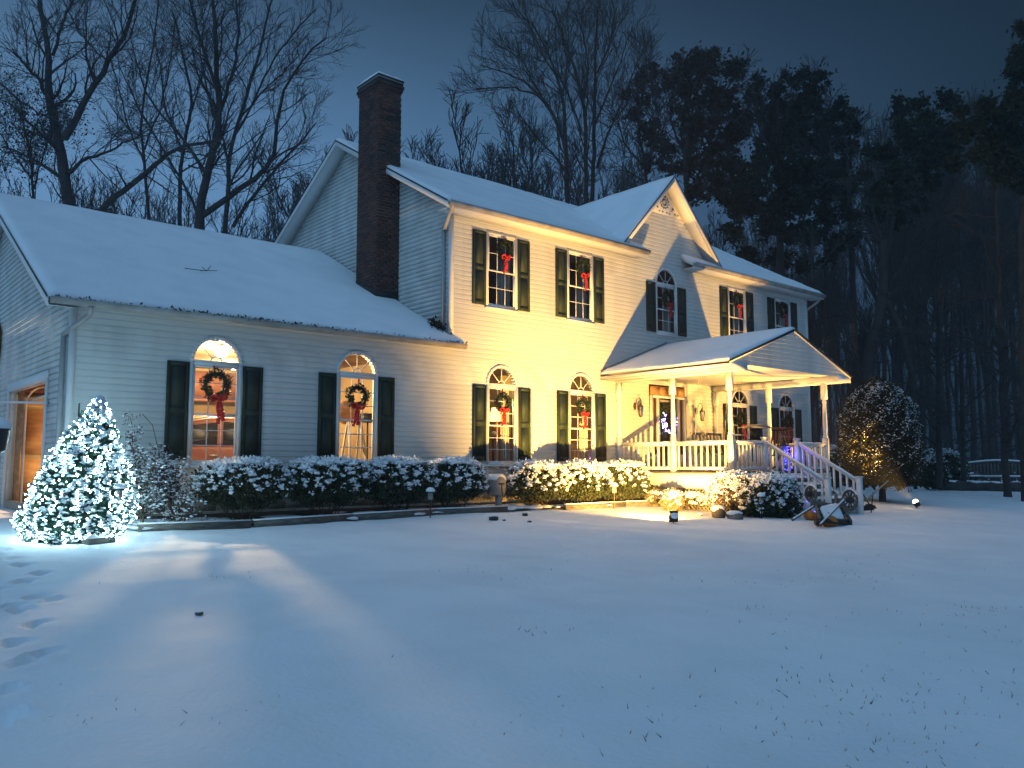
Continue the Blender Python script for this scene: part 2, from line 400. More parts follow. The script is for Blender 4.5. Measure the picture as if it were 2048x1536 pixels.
# siding boards ------------------------------------------------
BH = .1083
board_cache = {}
def board_mesh(key, pts):
    if key in board_cache: return board_cache[key]
    me = bpy.data.meshes.new('siding_board'); v, f = pts
    me.from_pydata(v, [], f); me.materials.append(VINYL); me.update(); board_cache[key] = me; return me
BF = [(0, 1, 6, 5), (1, 2, 7, 6), (2, 3, 8, 7), (3, 4, 9, 8), (4, 0, 5, 9), (4, 3, 2, 1, 0), (5, 6, 7, 8, 9)]
def board_pts(b0, b1, t0, t1, h=BH, lap=.020):
    # lower edge proud with a small undercut, upper edge tucked behind the next course
    m0, m1 = b0 + (t0 - b0) * .66, b1 + (t1 - b1) * .66
    return [(b0, .0, 0), (b0, -lap, .003), (m0, -lap + .004, h * .66), (t0, -.003, h), (t0, .0, h), (b1, .0, 0), (b1, -lap, .003), (m1, -lap + .004, h * .66), (t1, -.003, h), (t1, .0, h)]
nb = 0
z = Z0
low_boards = MB()
while z < 9.0:
    x0, x1 = (XG, X1)
    if z > ZG - .02: x0 = 0.0
    if z > ZM - .02:
        hb, ht = (8.98 - z) / 1.06, max((8.98 - z - BH) / 1.06, .01)
        if ht < .08: break
        me = board_mesh(('g', nb), (board_pts(-hb, hb, -ht, ht), BF)); o = bpy.data.objects.new('siding_board', me); link(o); o.parent = wall; o.location = (7.5, 0, z); nb += 1; z += BH; continue
    G = .055
    bot, mid = cut(z + .01, x0, x1, G), cut(z + BH - .01, x0, x1, G)
    cuts = cut(z + BH * .5, x0, x1, G)
    for l, r in cuts:
        bl = min(bot, key=lambda q: abs(q[0] - l) + abs(q[1] - r)); tl = min(mid, key=lambda q: abs(q[0] - l) + abs(q[1] - r))
        if abs(bl[0] - l) + abs(bl[1] - r) > .8: bl = (l, r)
        if abs(tl[0] - l) + abs(tl[1] - r) > .8: tl = (l, r)
        L_ = r - l
        if z < Z0 + 2.9 * BH:      # lowest courses, hidden by the hedges: one joined part
            low_boards.add([(l + q[0], q[1], z + q[2]) for q in board_pts(0, L_, 0, L_)], BF); continue
        if abs(bl[0] - tl[0]) < .004 and abs(bl[1] - tl[1]) < .004:
            me = board_mesh('unit', (board_pts(0, 1, 0, 1), BF)); o = bpy.data.objects.new('siding_board', me); o.scale = (L_, 1, 1)
        else:
            me = board_mesh(nb, (board_pts(bl[0] - l, bl[1] - l, tl[0] - l, tl[1] - l), BF)); o = bpy.data.objects.new('siding_board', me)
        o.location = (l, 0, z); link(o); o.parent = wall; nb += 1
    z += BH
o = low_boards.build('siding_courses', VINYL, wall); o['kind'] = 'stuff'
print('front boards', nb)
def side_boards(name, xface, ylo, yhi, zlo, skip=None, parent=house):
    b = MB(); z = zlo
    while True:
        y0, y1, t0, t1 = ylo(z), yhi(z), ylo(z + BH), yhi(z + BH)
        if t1 - t0 < .12: break
        segs = [(y0, y1, t0, t1)]
        if skip and z < skip[2]: segs = [(y0, skip[0], t0, skip[0]), (skip[1], y1, skip[1], t1)]
        for a, c, ta, tc_ in segs:
            p = board_pts(-c, -a, -tc_, -ta)
            v = [(xface + q[1], -q[0], z + q[2]) for q in p]
            b.add(v, [f[::-1] for f in BF])
        z += BH
    o = b.build(name, VINYL, parent); o['kind'] = 'stuff'; return o
side_boards('siding_courses', X0, lambda z: .07 if z < 6.9 else max(.07, (z - 6.95) / .565 + .02), lambda z: 9.2 if z < 6.9 else 9.24 - (z - 6.95) / .565, Z0 + BH * 30)
side_boards('siding_courses', XG + .010, lambda z: .07 if z < 3.6 else max(.07, (z - 3.6) / .507 + .02), lambda z: 11.6 if z < 3.6 else 11.76 - (z - 3.6) / .507 - .02, Z0 - .11, (GD0 - .12, GD1 + .12, GDH + .10))
b = MB()   # corner posts
b.box(XG - .028, XG + .075, -.034, .07, Z0 - .02, ZG); b.build('corner_trim', TRIM, house)
b = MB(); b.box(X0 - .030, X0 + .07, -.034, .07, 3.70, ZM); b.build('corner_trim', TRIM, house)
b = MB(); b.box(X1 - .07, X1 + .022, -.034, .07, Z0 - .02, ZM); b.build('corner_trim', TRIM, house)
# foundation blocks
fd = MB(); fd.box(XG + .03, X1 - .03, .02, .13, -.5, Z0); fd.build('foundation_wall', CONC, house)
bb = MB(); bb.box(.006, .436, 0, .03, 0, .19); blk = bb.build('foundation_block', CONC, house); nblk = 0
for row in range(2):
    for k in range(52):
        o = blk if nblk == 0 else blk.copy()
        if nblk: link(o)
        o.location = (XG + .04 + k * .442 + (.22 if row == 0 else 0) - (.0), -.008 + .002 * ((k * 7) % 3), Z0 - .205 - row * .198)
        nblk += 1
b = MB(); b.box(XG + .02, XG + .05, .14, 11.6, -.1, .27); b.build('foundation_side', CONC, house)
# windows ------------------------------------------------------
glass_unit = bpy.data.meshes.new('pane'); glass_unit.from_pydata([(0, 0, 0), (1, 0, 0), (1, 0, 1), (0, 0, 1)], [], [(0, 1, 2, 3)]); glass_unit.materials.append(GLASS)
def arc(xc, zc, r, y, n=16, a0=0, a1=math.pi): return [(xc + r * math.cos(a0 + (a1 - a0) * k / n), y, zc + r * math.sin(a0 + (a1 - a0) * k / n)) for k in range(n + 1)]
def ring(b, xc, zc, ri, ro, y0, y1, n=18):
    A = arc(xc, zc, ro, y0, n); I = arc(xc, zc, ri, y0, n)
    for k in range(n): b.prism([A[k], A[k + 1], I[k + 1], I[k]], (0, y1 - y0, 0))
def window(xc, zb, zt, rows, arch):
    W = empty('window', (xc, 0, 0), parent=house)
    h = .475; b = MB(); c = .062
    b.box(-h, -h + c, -.045, .03, zb, zt); b.box(h - c, h, -.045, .03, zb, zt)
    b.box(-h + c, h - c, -.040, .03, zt - .058, zt)
    b.box(-h + c, h - c, -.040, .03, zb, zb + .05)
    if arch:
        ring(b, 0, zt, h - c, h, -.045, .03); b.box(-h + c, h - c, -.042, .03, zt, zt + .03)
        ring(b, 0, zt, .10, .118, -.012, .008, 10)
        for a in (45, 90, 135):
            b.bar((.118 * math.cos(R_(a)), -.002, zt + .118 * math.sin(R_(a))), (.41 * math.cos(R_(a)), -.002, zt + .41 * math.sin(R_(a))), .014, .016, up=(0, 1, 0))
    b.build('frame', TRIM, W)
    s = MB(); s.box(-h - .02, h + .02, -.075, .02, zb - .045, zb - .001); s.build('sill', TRIM, W)
    zm = zb + (zt - zb) * .49; xi = h - c
    for (a, d, y) in ((zm - .02, zt - .06, -.012), (zb + .05, zm + .02, .006)):
        s = MB(); t = .036
        s.box(-xi, -xi + t, y - .014, y + .014, a, d); s.box(xi - t, xi, y - .014, y + .014, a, d)
        s.box(-xi + t, xi - t, y - .014, y + .014, a, a + t); s.box(-xi + t, xi - t, y - .014, y + .014, d - t, d)
        s.build('sash', TRIM, W)
        gx0, gx1, gz0, gz1 = -xi + t, xi - t, a + t, d - t
        m = MB()
        for k in (1, 2):
            x = gx0 + (gx1 - gx0) * k / 3; m.box(x - .007, x + .007, y - .006, y + .008, gz0, gz1)
        for k in range(1, rows):
            zz = gz0 + (gz1 - gz0) * k / rows; m.box(gx0, gx1, y - .004, y + .006, zz - .007, zz + .007)
        m.build('muntin', TRIM, W)
        for i in range(3):
            for j in range(rows):
                o = bpy.data.objects.new('pane', glass_unit); link(o); o.parent = W
                o.location = (gx0 + (gx1 - gx0) * i / 3 + .007, y + .001, gz0 + (gz1 - gz0) * j / rows + .007)
                o.scale = ((gx1 - gx0) / 3 - .014, 1, (gz1 - gz0) / rows - .014)
    if arch:
        g = MB(); P = [(0, .001, zt + .03)] + arc(0, zt, .413, .001, 16)
        g.add(P, [(0, k, k + 1) for k in range(1, 17)]); g.build('fanlight_pane', GLASS, W)
    return W
for x, _ in GF: window(x, .97, 2.80, 3, True)
for x, _ in UF: window(x, 4.60, 6.37, 2, False)
window(7.52, 4.60, 6.02, 2, True)
def shutter_mesh(z0, z1):
    b = MB(); w_ = .375
    for (a, c, d, e) in ((0, .055, z0, z1), (w_ - .055, w_, z0, z1), (.055, w_ - .055, z1 - .07, z1), (.055, w_ - .055, z0, z0 + .10), (.055, w_ - .055, (z0 + z1) / 2 - .05, (z0 + z1) / 2 + .05)):
        b.box(a, c, -.058, -.020, d, e)
    b.box(.055, w_ - .055, -.040, -.022, z0 + .10, z1 - .07)
    for (d, e) in ((z0 + .135, (z0 + z1) / 2 - .085), ((z0 + z1) / 2 + .085, z1 - .105)): b.box(.085, w_ - .085, -.052, -.040, d, e)
    return b
sg = shutter_mesh(1.06, 2.775).build('shutter', SHUT, house); su = shutter_mesh(4.62, 6.34).build('shutter', SHUT, house); sm = shutter_mesh(4.62, 6.01).build('shutter', SHUT, house)
for src, xs in ((sg, [x for x, _ in GF]), (su, [x for x, _ in UF]), (sm, [7.52])):
    first = True
    for x in xs:
        for dx in (-.865, .490):
            o = src if first else link(src.copy()); first = False; o.location = (x + dx, 0, 0)
# ------------------------------------------------------------------ roofs
def slab(name, poly, th, m, parent=house):
    b = MB(); b.prism(poly, (0, 0, -th)); return b.build(name, m, parent)
def snow_sheet(name, A, B, C_, D_, th, nx, ny, parent, lump=.020, edge=.09):
    """snow layer over the quad A(eave left) B(eave right) C(ridge right) D(ridge left)"""
    from mathutils import noise
    A, B, C_, D_ = (np.array(q, float) for q in (A, B, C_, D_))
    V = []; n = ny + 1; m = nx + 1
    Wd, Hd = np.linalg.norm(B - A), np.linalg.norm(D_ - A)
    for j in range(n):
        t = j / ny
        for i in range(m):
            s = i / nx; P = (A * (1 - s) + B * s) * (1 - t) + (D_ * (1 - s) + C_ * s) * t
            e = min(s * Wd, (1 - s) * Wd, t * Hd, 9) if True else 9
            h = th * min(1, .55 + .45 * math.sqrt(min(e / edge, 1)))
            h += lump * noise.noise(Vector(P) * 1.3) + (lump * .9 * noise.noise(Vector(P) * 7) if e < .15 else 0)
            V.append((P[0], P[1] - (.02 * noise.noise(Vector(P) * 5) if j == 0 else 0), P[2] + max(h, .01)))
    base = len(V); F = []
    for j in range(ny):
        for i in range(nx): a = j * m + i; F.append((a, a + 1, a + m + 1, a + m))
    rim = [i for i in range(m)] + [j * m + nx for j in range(1, n)] + [ny * m + i for i in range(nx - 1, -1, -1)] + [j * m for j in range(ny - 1, 0, -1)]
    def low(k):
        i, j = k % m, k // m; s, t = i / nx, j / ny
        P = (A * (1 - s) + B * s) * (1 - t) + (D_ * (1 - s) + C_ * s) * t; return (P[0], P[1], P[2] + .002)
    V += [low(k) for k in rim]; q = len(rim)
    for k in range(q): F.append((rim[k], base + k, base + (k + 1) % q, rim[(k + 1) % q]))
    b = MB(); b.add(V, F); return b.build(name, SNOW, parent, smooth=True)
SL, SG_, SP = .566, .507, .48
def mz(y): return 6.70 + SL * (y + .45)
roof = empty('roof', parent=house)
TOPY = 4.62
# main front slope: full field behind the gable wall, overhang strips either side of the gable
slab('roof_deck', [(-.40, .145, mz(.145)), (15.42, .145, mz(.145)), (15.42, TOPY, mz(TOPY)), (-.40, TOPY, mz(TOPY))], .14, FRONT, roof)
slab('roof_deck', [(-.40, 9.7, mz(-.45)), (15.42, 9.7, mz(-.45)), (15.42, TOPY, mz(TOPY)), (-.40, TOPY, mz(TOPY))], .14, FRONT, roof)
slab('eave_deck', [(-.40, -.45, mz(-.45)), (6.28, -.45, mz(-.45)), (6.28, -.03, mz(-.03)), (-.40, -.03, mz(-.03))], .10, SOFFIT, roof)
slab('eave_deck', [(8.22, -.45, mz(-.45)), (15.42, -.45, mz(-.45)), (15.42, -.03, mz(-.03)), (8.22, -.03, mz(-.03))], .10, SOFFIT, roof)
slab('eave_deck', [(-.40, -.03, mz(-.03)), (5.5, -.03, mz(-.03)), (5.5, .15, mz(.15)), (-.40, .15, mz(.15))], .10, SOFFIT, roof)
slab('eave_deck', [(9.5, -.03, mz(-.03)), (15.42, -.03, mz(-.03)), (15.42, .15, mz(.15)), (9.5, .15, mz(.15))], .10, SOFFIT, roof)
snow_sheet('roof_snow', (-.40, -.45, mz(-.45)), (6.27, -.45, mz(-.45)), (6.27, TOPY, mz(TOPY)), (-.40, TOPY, mz(TOPY)), .085, 70, 46, roof)
snow_sheet('roof_snow', (8.23, -.45, mz(-.45)), (15.42, -.45, mz(-.45)), (15.42, TOPY, mz(TOPY)), (8.23, TOPY, mz(TOPY)), .085, 70, 46, roof)
snow_sheet('roof_snow', (6.27, .16, mz(.16)), (8.23, .16, mz(.16)), (8.23, TOPY, mz(TOPY)), (6.27, TOPY, mz(TOPY)), .085, 12, 16, roof)
# cross gable
AZ = 9.06
for s in (-1, 1):
    fx = 7.5 + s * 2.15; zb_ = AZ - 1.06 * 2.15; yb = (AZ - 6.70) / SL - .45
    P = [(7.5, -.40, AZ), (7.5, yb, AZ), (fx, -.40, zb_)]
    slab('gable_roof_deck', P, .10, FRONT, roof)
    snow_sheet('roof_snow', (fx, -.40, zb_), (fx + .001, -.399, zb_), (7.5, yb, AZ), (7.5, -.40, AZ), .085, 10, 30, roof) if s < 0 else snow_sheet('roof_snow', (fx, -.40, zb_), (fx + .001, -.399, zb_), (7.5, yb, AZ), (7.5, -.40, AZ), .085, 10, 30, roof)
    b = MB()   # rake fascia and sloping soffit under the overhang
    b.prism([(7.5, -.415, AZ - .0), (fx, -.415, zb_ - .0), (fx, -.415, zb_ - .16), (7.5, -.415, AZ - .16)], (0, .02, 0)); b.build('rake_fascia', TRIM, roof)
    b = MB(); b.prism([(7.5, -.39, AZ - .12), (fx - s * .03, -.39, zb_ - .09), (fx - s * .03, 0.0, zb_ - .09), (7.5, 0.0, AZ - .12)], (0, 0, -.012)); b.build('rake_soffit', SOFFIT, roof)
    b = MB(); b.prism([(7.5, -.425, AZ + .012), (fx, -.425, zb_ + .012), (fx, -.425, zb_ - .02), (7.5, -.425, AZ - .02)], (0, .01, 0)); b.build('drip_edge', FLASH, roof)
# garage roof
def ggz(y): return 3.58 + SG_ * (y + .42)
GY = 5.88
slab('garage_roof_deck', [(-8.02, -.42, ggz(-.42)), (.10, -.42, ggz(-.42)), (.10, -.03, ggz(-.03)), (-.02, -.03, ggz(-.03)), (-.02, GY, ggz(GY)), (-8.02, GY, ggz(GY))], .10, FRONT, roof)
slab('garage_roof_deck', [(-8.02, 12.2, ggz(-.42)), (0, 12.2, ggz(-.42)), (0, GY, ggz(GY)), (-8.02, GY, ggz(GY))], .10, FRONT, roof)
snow_sheet('roof_snow', (-8.02, -.42, ggz(-.42)), (-.022, -.42, ggz(-.42)), (-.022, GY, ggz(GY)), (-8.02, GY, ggz(GY)), .085, 80, 60, roof)
snow_sheet('roof_snow', (-.03, -.42, ggz(-.42)), (.10, -.42, ggz(-.42)), (.10, -.03, ggz(-.03)), (-.03, -.03, ggz(-.03)), .075, 4, 8, roof, edge=.03)
snow_sheet('roof_snow', (0, 12.2, ggz(-.42)), (-8.02, 12.2, ggz(-.42)), (-8.02, GY, ggz(GY)), (-.02, GY, ggz(GY)), .085, 20, 16, roof)
# soffits, fascia, gutters
b = MB(); b.box(-8.0, .10, -.40, .0, ZG - .012, ZG); b.build('soffit', SOFFIT, roof)
for a, c in ((-.38, 6.27), (8.23, 15.40)):
    b = MB(); b.box(a, c, -.43, .0, ZM - .32, ZM - .305) if False else b.box(a, c, -.43, 0, mz(-.45) - .14, mz(-.45) - .128); b.build('soffit', SOFFIT, roof)
    b = MB(); b.box(a, c, -.445, -.430, mz(-.45) - .15, mz(-.45) - .01); b.build('fascia', TRIM, roof)
b = MB(); b.box(-8.0, .10, -.415, -.40, ZG - .02, ggz(-.42) - .01); b.build('fascia', TRIM, roof)
# closing strips between wall top and soffit on the main front
for a, c in ((0, 5.6), (9.4, X1)): b = MB(); b.box(a, c, -.003, .10, ZM - .02, mz(0) - .16); b.build('frieze', VINYL, roof)
def gutter(x0, x1, y, z):
    prof = [(0, 0), (0, -.10), (-.05, -.105), (-.085, -.06), (-.10, 0), (-.094, 0), (-.078, -.055), (-.048, -.097), (-.006, -.094), (-.006, 0)]
    b = MB(); b.prism([(x0, y + p[0], z + p[1]) for p in prof], (x1 - x0, 0, 0)); return b.build('gutter', GUTTER, roof)
gutter(-8.0, .10, -.416, ggz(-.42) - .0); gutter(-.40, 6.27, -.446, mz(-.45)); gutter(8.23, 15.42, -.446, mz(-.45))
# leaf litter along the garage gutter and in the valley corner
n = 420; C = np.stack([np.where(rng.random(n) < .5, rng.normal(-4.6, 1.0, n), rng.uniform(-8, .1, n)).clip(-7.95, .05), rng.uniform(-.52, -.42, n), rng.normal(ggz(-.42) + .012, .008, n)], -1)
V, F = leaves(C, .055); o = mesh_arr('leaf_litter', V, F, LEAFD, roof); o['kind'] = 'stuff'
n = 160; C = np.stack([rng.normal(-.16, .08, n), rng.normal(.22, .12, n), np.zeros(n)], -1); C[:, 2] = ggz(C[:, 1]) + .09 + rng.uniform(0, .14, n)
V, F = leaves(C, .09); o = mesh_arr('leaf_litter', V, F, LEAFD, roof); o['kind'] = 'stuff'
# rakes on the left gable and on the garage
def rake(x0, x1, yz, name='rake', w=.15, side=-1):
    for (ya, za), (yb_, zb2) in zip(yz[:-1], yz[1:]):
        b = MB(); b.prism([(x0, ya, za), (x0, yb_, zb2), (x0, yb_, zb2 - w), (x0, ya, za - w)], (.02 * -side, 0, 0)); b.build('rake_fascia', TRIM, roof)
        b = MB(); b.prism([(x0 + .02, ya, za - w + .02), (x0 + .02, yb_, zb2 - w + .02), (x1, yb_, zb2 - w + .02), (x1, ya, za - w + .02)], (0, 0, -.012)); b.build('rake_soffit', SOFFIT, roof)
        b = MB(); b.prism([(x0 - .008, ya, za + .015), (x0 - .008, yb_, zb2 + .015), (x0 - .008, yb_, zb2 - .02), (x0 - .008, ya, za - .02)], (.008, 0, 0)); b.build('drip_edge', FLASH, roof)
rake(-.415, 0, [(-.45, mz(-.45)), (TOPY, mz(TOPY)), (9.7, mz(-.45))])
rake(-8.035, XG, [(-.42, ggz(-.42)), (GY, ggz(GY)), (12.2, ggz(-.42))])
rake(15.43, X1, [(-.45, mz(-.45)), (TOPY, mz(TOPY)), (9.7, mz(-.45))], side=1)
# downspouts
def down(pts, w_=.075):
    b = MB()
    for a, c in zip(pts[:-1], pts[1:]): b.bar(a, c, w_, .055)
    return b.build('downspout', GUTP, house)
down([(-.30, -.50, 6.66), (-.30, -.40, 6.52), (-.075, .16, 6.22), (-.075, .16, 4.02)])
down([(-7.42, -.47, 3.48), (-7.42, -.40, 3.36), (-7.66, .14, 3.08), (-7.66, .14, .25)])
down([(15.12, -.50, 6.60), (15.12, -.40, 6.45), (15.12, .14, 6.15), (15.12, .14, .3)])
# fretwork panel in the peak of the cross gable
b = MB()
b.prism([(6.66, -.030, 8.03), (8.34, -.030, 8.03), (7.5, -.030, 8.92)], (0, .012, 0)); b.build('gable_panel', TRIM, house)
b = MB()
for k in range(12):
    a = R_(k * 30); b.bar((7.5 + .15 * math.cos(a), -.036, 8.40 + .15 * math.sin(a)), (7.5 + .20 * math.cos(a + .35), -.036, 8.40 + .20 * math.sin(a + .35)), .012, .026, up=(0, 1, 0)); b.bar((7.5 + .06 * math.cos(a), -.036, 8.40 + .06 * math.sin(a)), (7.5 + .11 * math.cos(a), -.036, 8.40 + .11 * math.sin(a)), .012, .018, up=(0, 1, 0))
for s in (-1, 1):
    for x, z_, dx, dz in ((.28, 8.18, .09, .05), (.44, 8.14, .07, -.03), (.20, 8.12, .05, -.04), (.58, 8.10, .05, .03), (.36, 8.30, .05, -.05), (.06, 8.10, .06, .0)):
        b.bar((7.5 + s * x, -.036, z_), (7.5 + s * (x + dx), -.036, z_ + dz), .012, .028, up=(0, 1, 0))
o = b.build('fretwork', FLASH, house); o['kind'] = 'stuff'
# small louvre boards under the fretwork panel follow the siding
# ------------------------------------------------------------------ chimney
chim = empty('chimney', parent=house)
CX0, CX1, CY0, CY1, CZ0, CZ1 = -.65, -.003, 2.08, 3.0, 4.2, 10.22
b = MB(); b.box(CX0 + .008, CX1, CY0 + .008, CY1 - .008, CZ0, CZ1); b.build('mortar_core', MORTAR, chim)
bm_ = []
for mt in (BRICK, BRICK2):
    me = bpy.data.meshes.new('brick'); t = MB(); t.box(0, .198, 0, .028, 0, .062); q = t.build('brick', mt); bm_.append(q.data); bpy.data.objects.remove(q)
CH = .0745; nbk = 0; rest = MB()
courses = int((CZ1 - 4.62) / CH)
for c in range(courses):
    z = 4.62 + c * CH
    if z > CZ1 - CH: break
    off = .1035 if c % 2 else 0
    for face, Lf in ((0, CX1 - CX0), (1, CY1 - CY0)):
        a = -off
        while a < Lf - .02:
            l, r = max(a, 0), min(a + .198, Lf); a += .207
            if r - l < .03: continue
            # only bricks above the garage roof plane exist on show
            yy = CY0 if face == 0 else CY0 + (l + r) / 2
            if z < ggz(yy) - .02: continue
            pr = random.uniform(-.003, .004)
            if nbk < 296 and 5.5 < z < 8.95:
                o = bpy.data.objects.new('brick', random.choice(bm_)); link(o); o.parent = chim; nbk += 1
                o.scale = ((r - l) / .198, 1, 1)
                if face == 0: o.location = (CX0 + l, CY0 - .006 - pr, z)
                else: o.location = (CX0 - .006 - pr, CY0 + r, z); o.rotation_euler = (0, 0, -math.pi / 2)
            else:
                m_ = random.randint(0, 1)
                if face == 0: rest.box(CX0 + l, CX0 + r, CY0 - .006 - pr, CY0 + .02, z, z + .062, m_)
                else: rest.box(CX0 - .006 - pr, CX0 + .02, CY0 + l, CY0 + r, z, z + .062, m_)
o = rest.build('brick_courses', [BRICK, BRICK2], chim); o['kind'] = 'stuff'
b = MB(); b.box(CX0 - .03, CX1 + .03, CY0 - .03, CY1 + .03, CZ1 - .10, CZ1 - .03); b.box(CX0 - .055, CX1 + .05, CY0 - .055, CY1 + .05, CZ1 - .03, CZ1 + .05); b.build('corbel', BRICK2, chim)
b = MB(); b.box(CX0 - .03, CX1 + .03, CY0 - .03, CY1 + .03, CZ1 + .05, CZ1 + .12); b.box(CX0 - .05, CX1 + .045, CY0 - .05, CY1 + .045, CZ1 + .145, CZ1 + .19); b.build('chimney_cap', FLASH, chim)
b = MB(); b.box(CX0 - .045, CX1 + .04, CY0 - .045, CY1 + .04, CZ1 + .12, CZ1 + .145); b.build('cap_ledge', GREY, chim)
snow_sheet('cap_snow', (CX0 - .05, CY0 - .05, CZ1 + .19), (CX1 + .045, CY0 - .05, CZ1 + .19), (CX1 + .045, CY1 + .045, CZ1 + .19), (CX0 - .05, CY1 + .045, CZ1 + .19), .06, 6, 8, chim, edge=.04)
b = MB()
def fl(y): return ggz(y) + .02
b.prism([(CX0 - .012, CY0 - .012, fl(CY0)), (CX0 - .012, CY1, fl(CY1)), (CX0 - .012, CY1, fl(CY1) + .12), (CX0 - .012, CY0 - .012, fl(CY0) + .20)], (.006, 0, 0))
b.box(CX0 - .012, CX1, CY0 - .014, CY0 - .007, fl(CY0), fl(CY0) + .24); b.build('flashing', FLASH, chim)
# ------------------------------------------------------------------ interiors
b = MB(); b.box(XG + .14, -.02, .16, 11.5, 3.50, 3.53); b.build('garage_ceiling', GARC, house)
b = MB(); b.box(XG + .14, -.02, .14, 11.5, .12, .15); b.build('garage_floor', GARF, house)
b = MB(); b.box(-.03, -.018, .15, 11.5, .15, 3.5); b.box(XG + .15, -.03, 7.2, 7.23, .15, 3.5); b.box(XG + .134, XG + .146, 4.9, 7.2, .15, 3.5); b.build('garage_lining', GARW, house)
b = MB(); b.box(.14, X1 - .14, .15, 9.1, .76, .80); b.build('floor_first', ROOMF, house)
b = MB(); b.box(.14, X1 - .14, .15, 9.1, 3.65, 3.80); b.build('floor_second', ROOMW, house)
b = MB(); b.box(.14, X1 - .14, .15, 9.1, 6.70, 6.74); b.build('ceiling_second', ROOMW, house)
b = MB()
for x in (5.7, 9.3): b.box(x, x + .1, .16, 9.0, .8, 6.7)
b.box(.14, X1 - .14, 4.6, 4.7, .8, 6.7); b.build('partition', ROOMW, house)
def lamp_point(name, loc, col, e, r=.05):
    l = bpy.data.lights.new(name, 'POINT'); l.energy = e; l.color = col; l.shadow_soft_size = r
    o = bpy.data.objects.new(name, l); link(o); o.location = loc; return o
# garage bulb
gb = empty('ceiling_light', (-4.18, 2.4, 3.47), 'bright bare bulb fitting on garage ceiling, glaring through the first arched window', 'ceiling light')
b = MB(); b.lathe([(.10, 0), (.10, -.02), (.05, -.05), (.04, -.06)]); b.build('base', TRIM, gb)
b = MB(); b.lathe([(.0, -.06), (.08, -.07), (.13, -.12), (.14, -.17), (.09, -.23), (0, -.25)], n=16); b.build('bulb', BULB, gb, smooth=True)
l = lamp_point('bulb_light', (0, 0, -.32), (1.0, .68, .36), 1250, .06); l.parent = gb
g2 = empty('ceiling_light', (-2.6, 5.6, 3.47), 'second warm bulb fitting deeper in the garage, by the reflection behind the wreath', 'ceiling light')
b = MB(); b.lathe([(.09, 0), (.09, -.03), (.05, -.05), (.0, -.05)]); b.build('base', TRIM, g2)
b = MB(); b.lathe([(.0, -.05), (.045, -.06), (.055, -.10), (.04, -.13), (0, -.14)], n=12); b.build('bulb', BULB, g2, smooth=True)
l = lamp_point('bulb_light', (0, 0, -.2), (1.0, .66, .32), 300, .05); l.parent = g2
# living room table lamp
tl = empty('table_lamp', tuple(at(994, 870, 1, .75)[:2]) + (1.62,), 'lit table lamp with white shade inside the third ground-floor window', 'lamp')
b = MB(); b.lathe([(.10, 0), (.10, .02), (.03, .04), (.06, .14), (.08, .24), (.03, .34), (.012, .42), (.012, .50)]); b.build('base', PUMP, tl, smooth=True)
b = MB(); b.lathe([(.20, .40), (.13, .72)], n=20); q = b.build('lamp_shade', SHADE, tl, smooth=True)
l = lamp_point('lamp_light', (0, 0, .86), (1.0, .62, .26), 60, .08); l.parent = tl
tx, ty = tl.location.x, tl.location.y
st = empty('side_table', (tx, ty, .8), 'wooden side table under the lit lamp, seen through the window', 'table')
b = MB(); b.box(-.3, .3, -.2, .2, .78, .82); b.build('table_top', WOODR, st)
for sx in (-1, 1):
    for sy in (-1, 1): b = MB(); b.box(sx*.25-.02, sx*.25+.02, sy*.16-.02, sy*.16+.02, 0, .78); b.build('leg', WOODR, st)
for k, (dx, mm, lb) in enumerate(((.17, PUMP, 'orange round ornament on the side table beside the lamp'), (-.16, CURT, 'pale round ornament on the side table beside the lamp'))):
    b = MB(); b.lathe([(.0, 0), (.06, .02), (.08, .08), (.05, .14), (0, .15)]); o = b.build('ornament', mm, smooth=True, loc=(tx + dx, ty - .08, 1.62)); tag(o, lb, 'ornament')
# curtains
def curtain(x0, x1, z0, z1, y, label, group='white curtains behind the windows'):
    n = 26; V = []; m = 6
    for j in range(m + 1):
        t = j / m
        for i in range(n + 1):
            s = i / n; V.append((x0 + (x1 - x0) * s, y + .03 * math.sin(s * 22 + t) , z0 + (z1 - z0) * t))
    F = [(j*(n+1)+i, j*(n+1)+i+1, (j+1)*(n+1)+i+1, (j+1)*(n+1)+i) for j in range(m) for i in range(n)]
    b = MB(); b.add(V, F); b.add([(p[0], p[1] + .012, p[2]) for p in V], [f[::-1] for f in F]); o = b.build('curtain', CURT, smooth=True); tag(o, label, 'curtain', group)
wn = {1.47: 'upper window nearest the chimney', 4.08: 'second upper window from the chimney', 10.93: 'upper window right of the cross gable', 13.50: 'last upper window at the far corner', 7.52: 'arched window in the cross gable'}
for x, z0_, z1_ in ((1.47, 4.7, 6.3), (4.08, 4.7, 6.3), (10.93, 4.7, 6.3), (13.50, 4.7, 6.3), (7.52, 4.7, 6.0)):
    curtain(x + .05, x + .42, z0_, z1_, .16, 'white curtain drawn to the far side of the ' + wn[x])
    curtain(x - .42, x - .24, z0_ + (.8 if x < 3 else .0), z1_, .17, 'white curtain on the near side of the ' + wn[x])
curtain(1.62, 1.90, .9, 2.75, .17, 'cream curtain beside the lamp in the third ground-floor window')
curtain(4.22, 4.50, .9, 2.75, .17, 'cream curtain in the ground-floor window left of the porch')
curtain(10.56, 10.75, .9, 2.75, .17, 'cream curtain in the ground-floor window just right of the porch door')
curtain(13.75, 13.98, .9, 2.75, .17, 'cream curtain in the last ground-floor window')
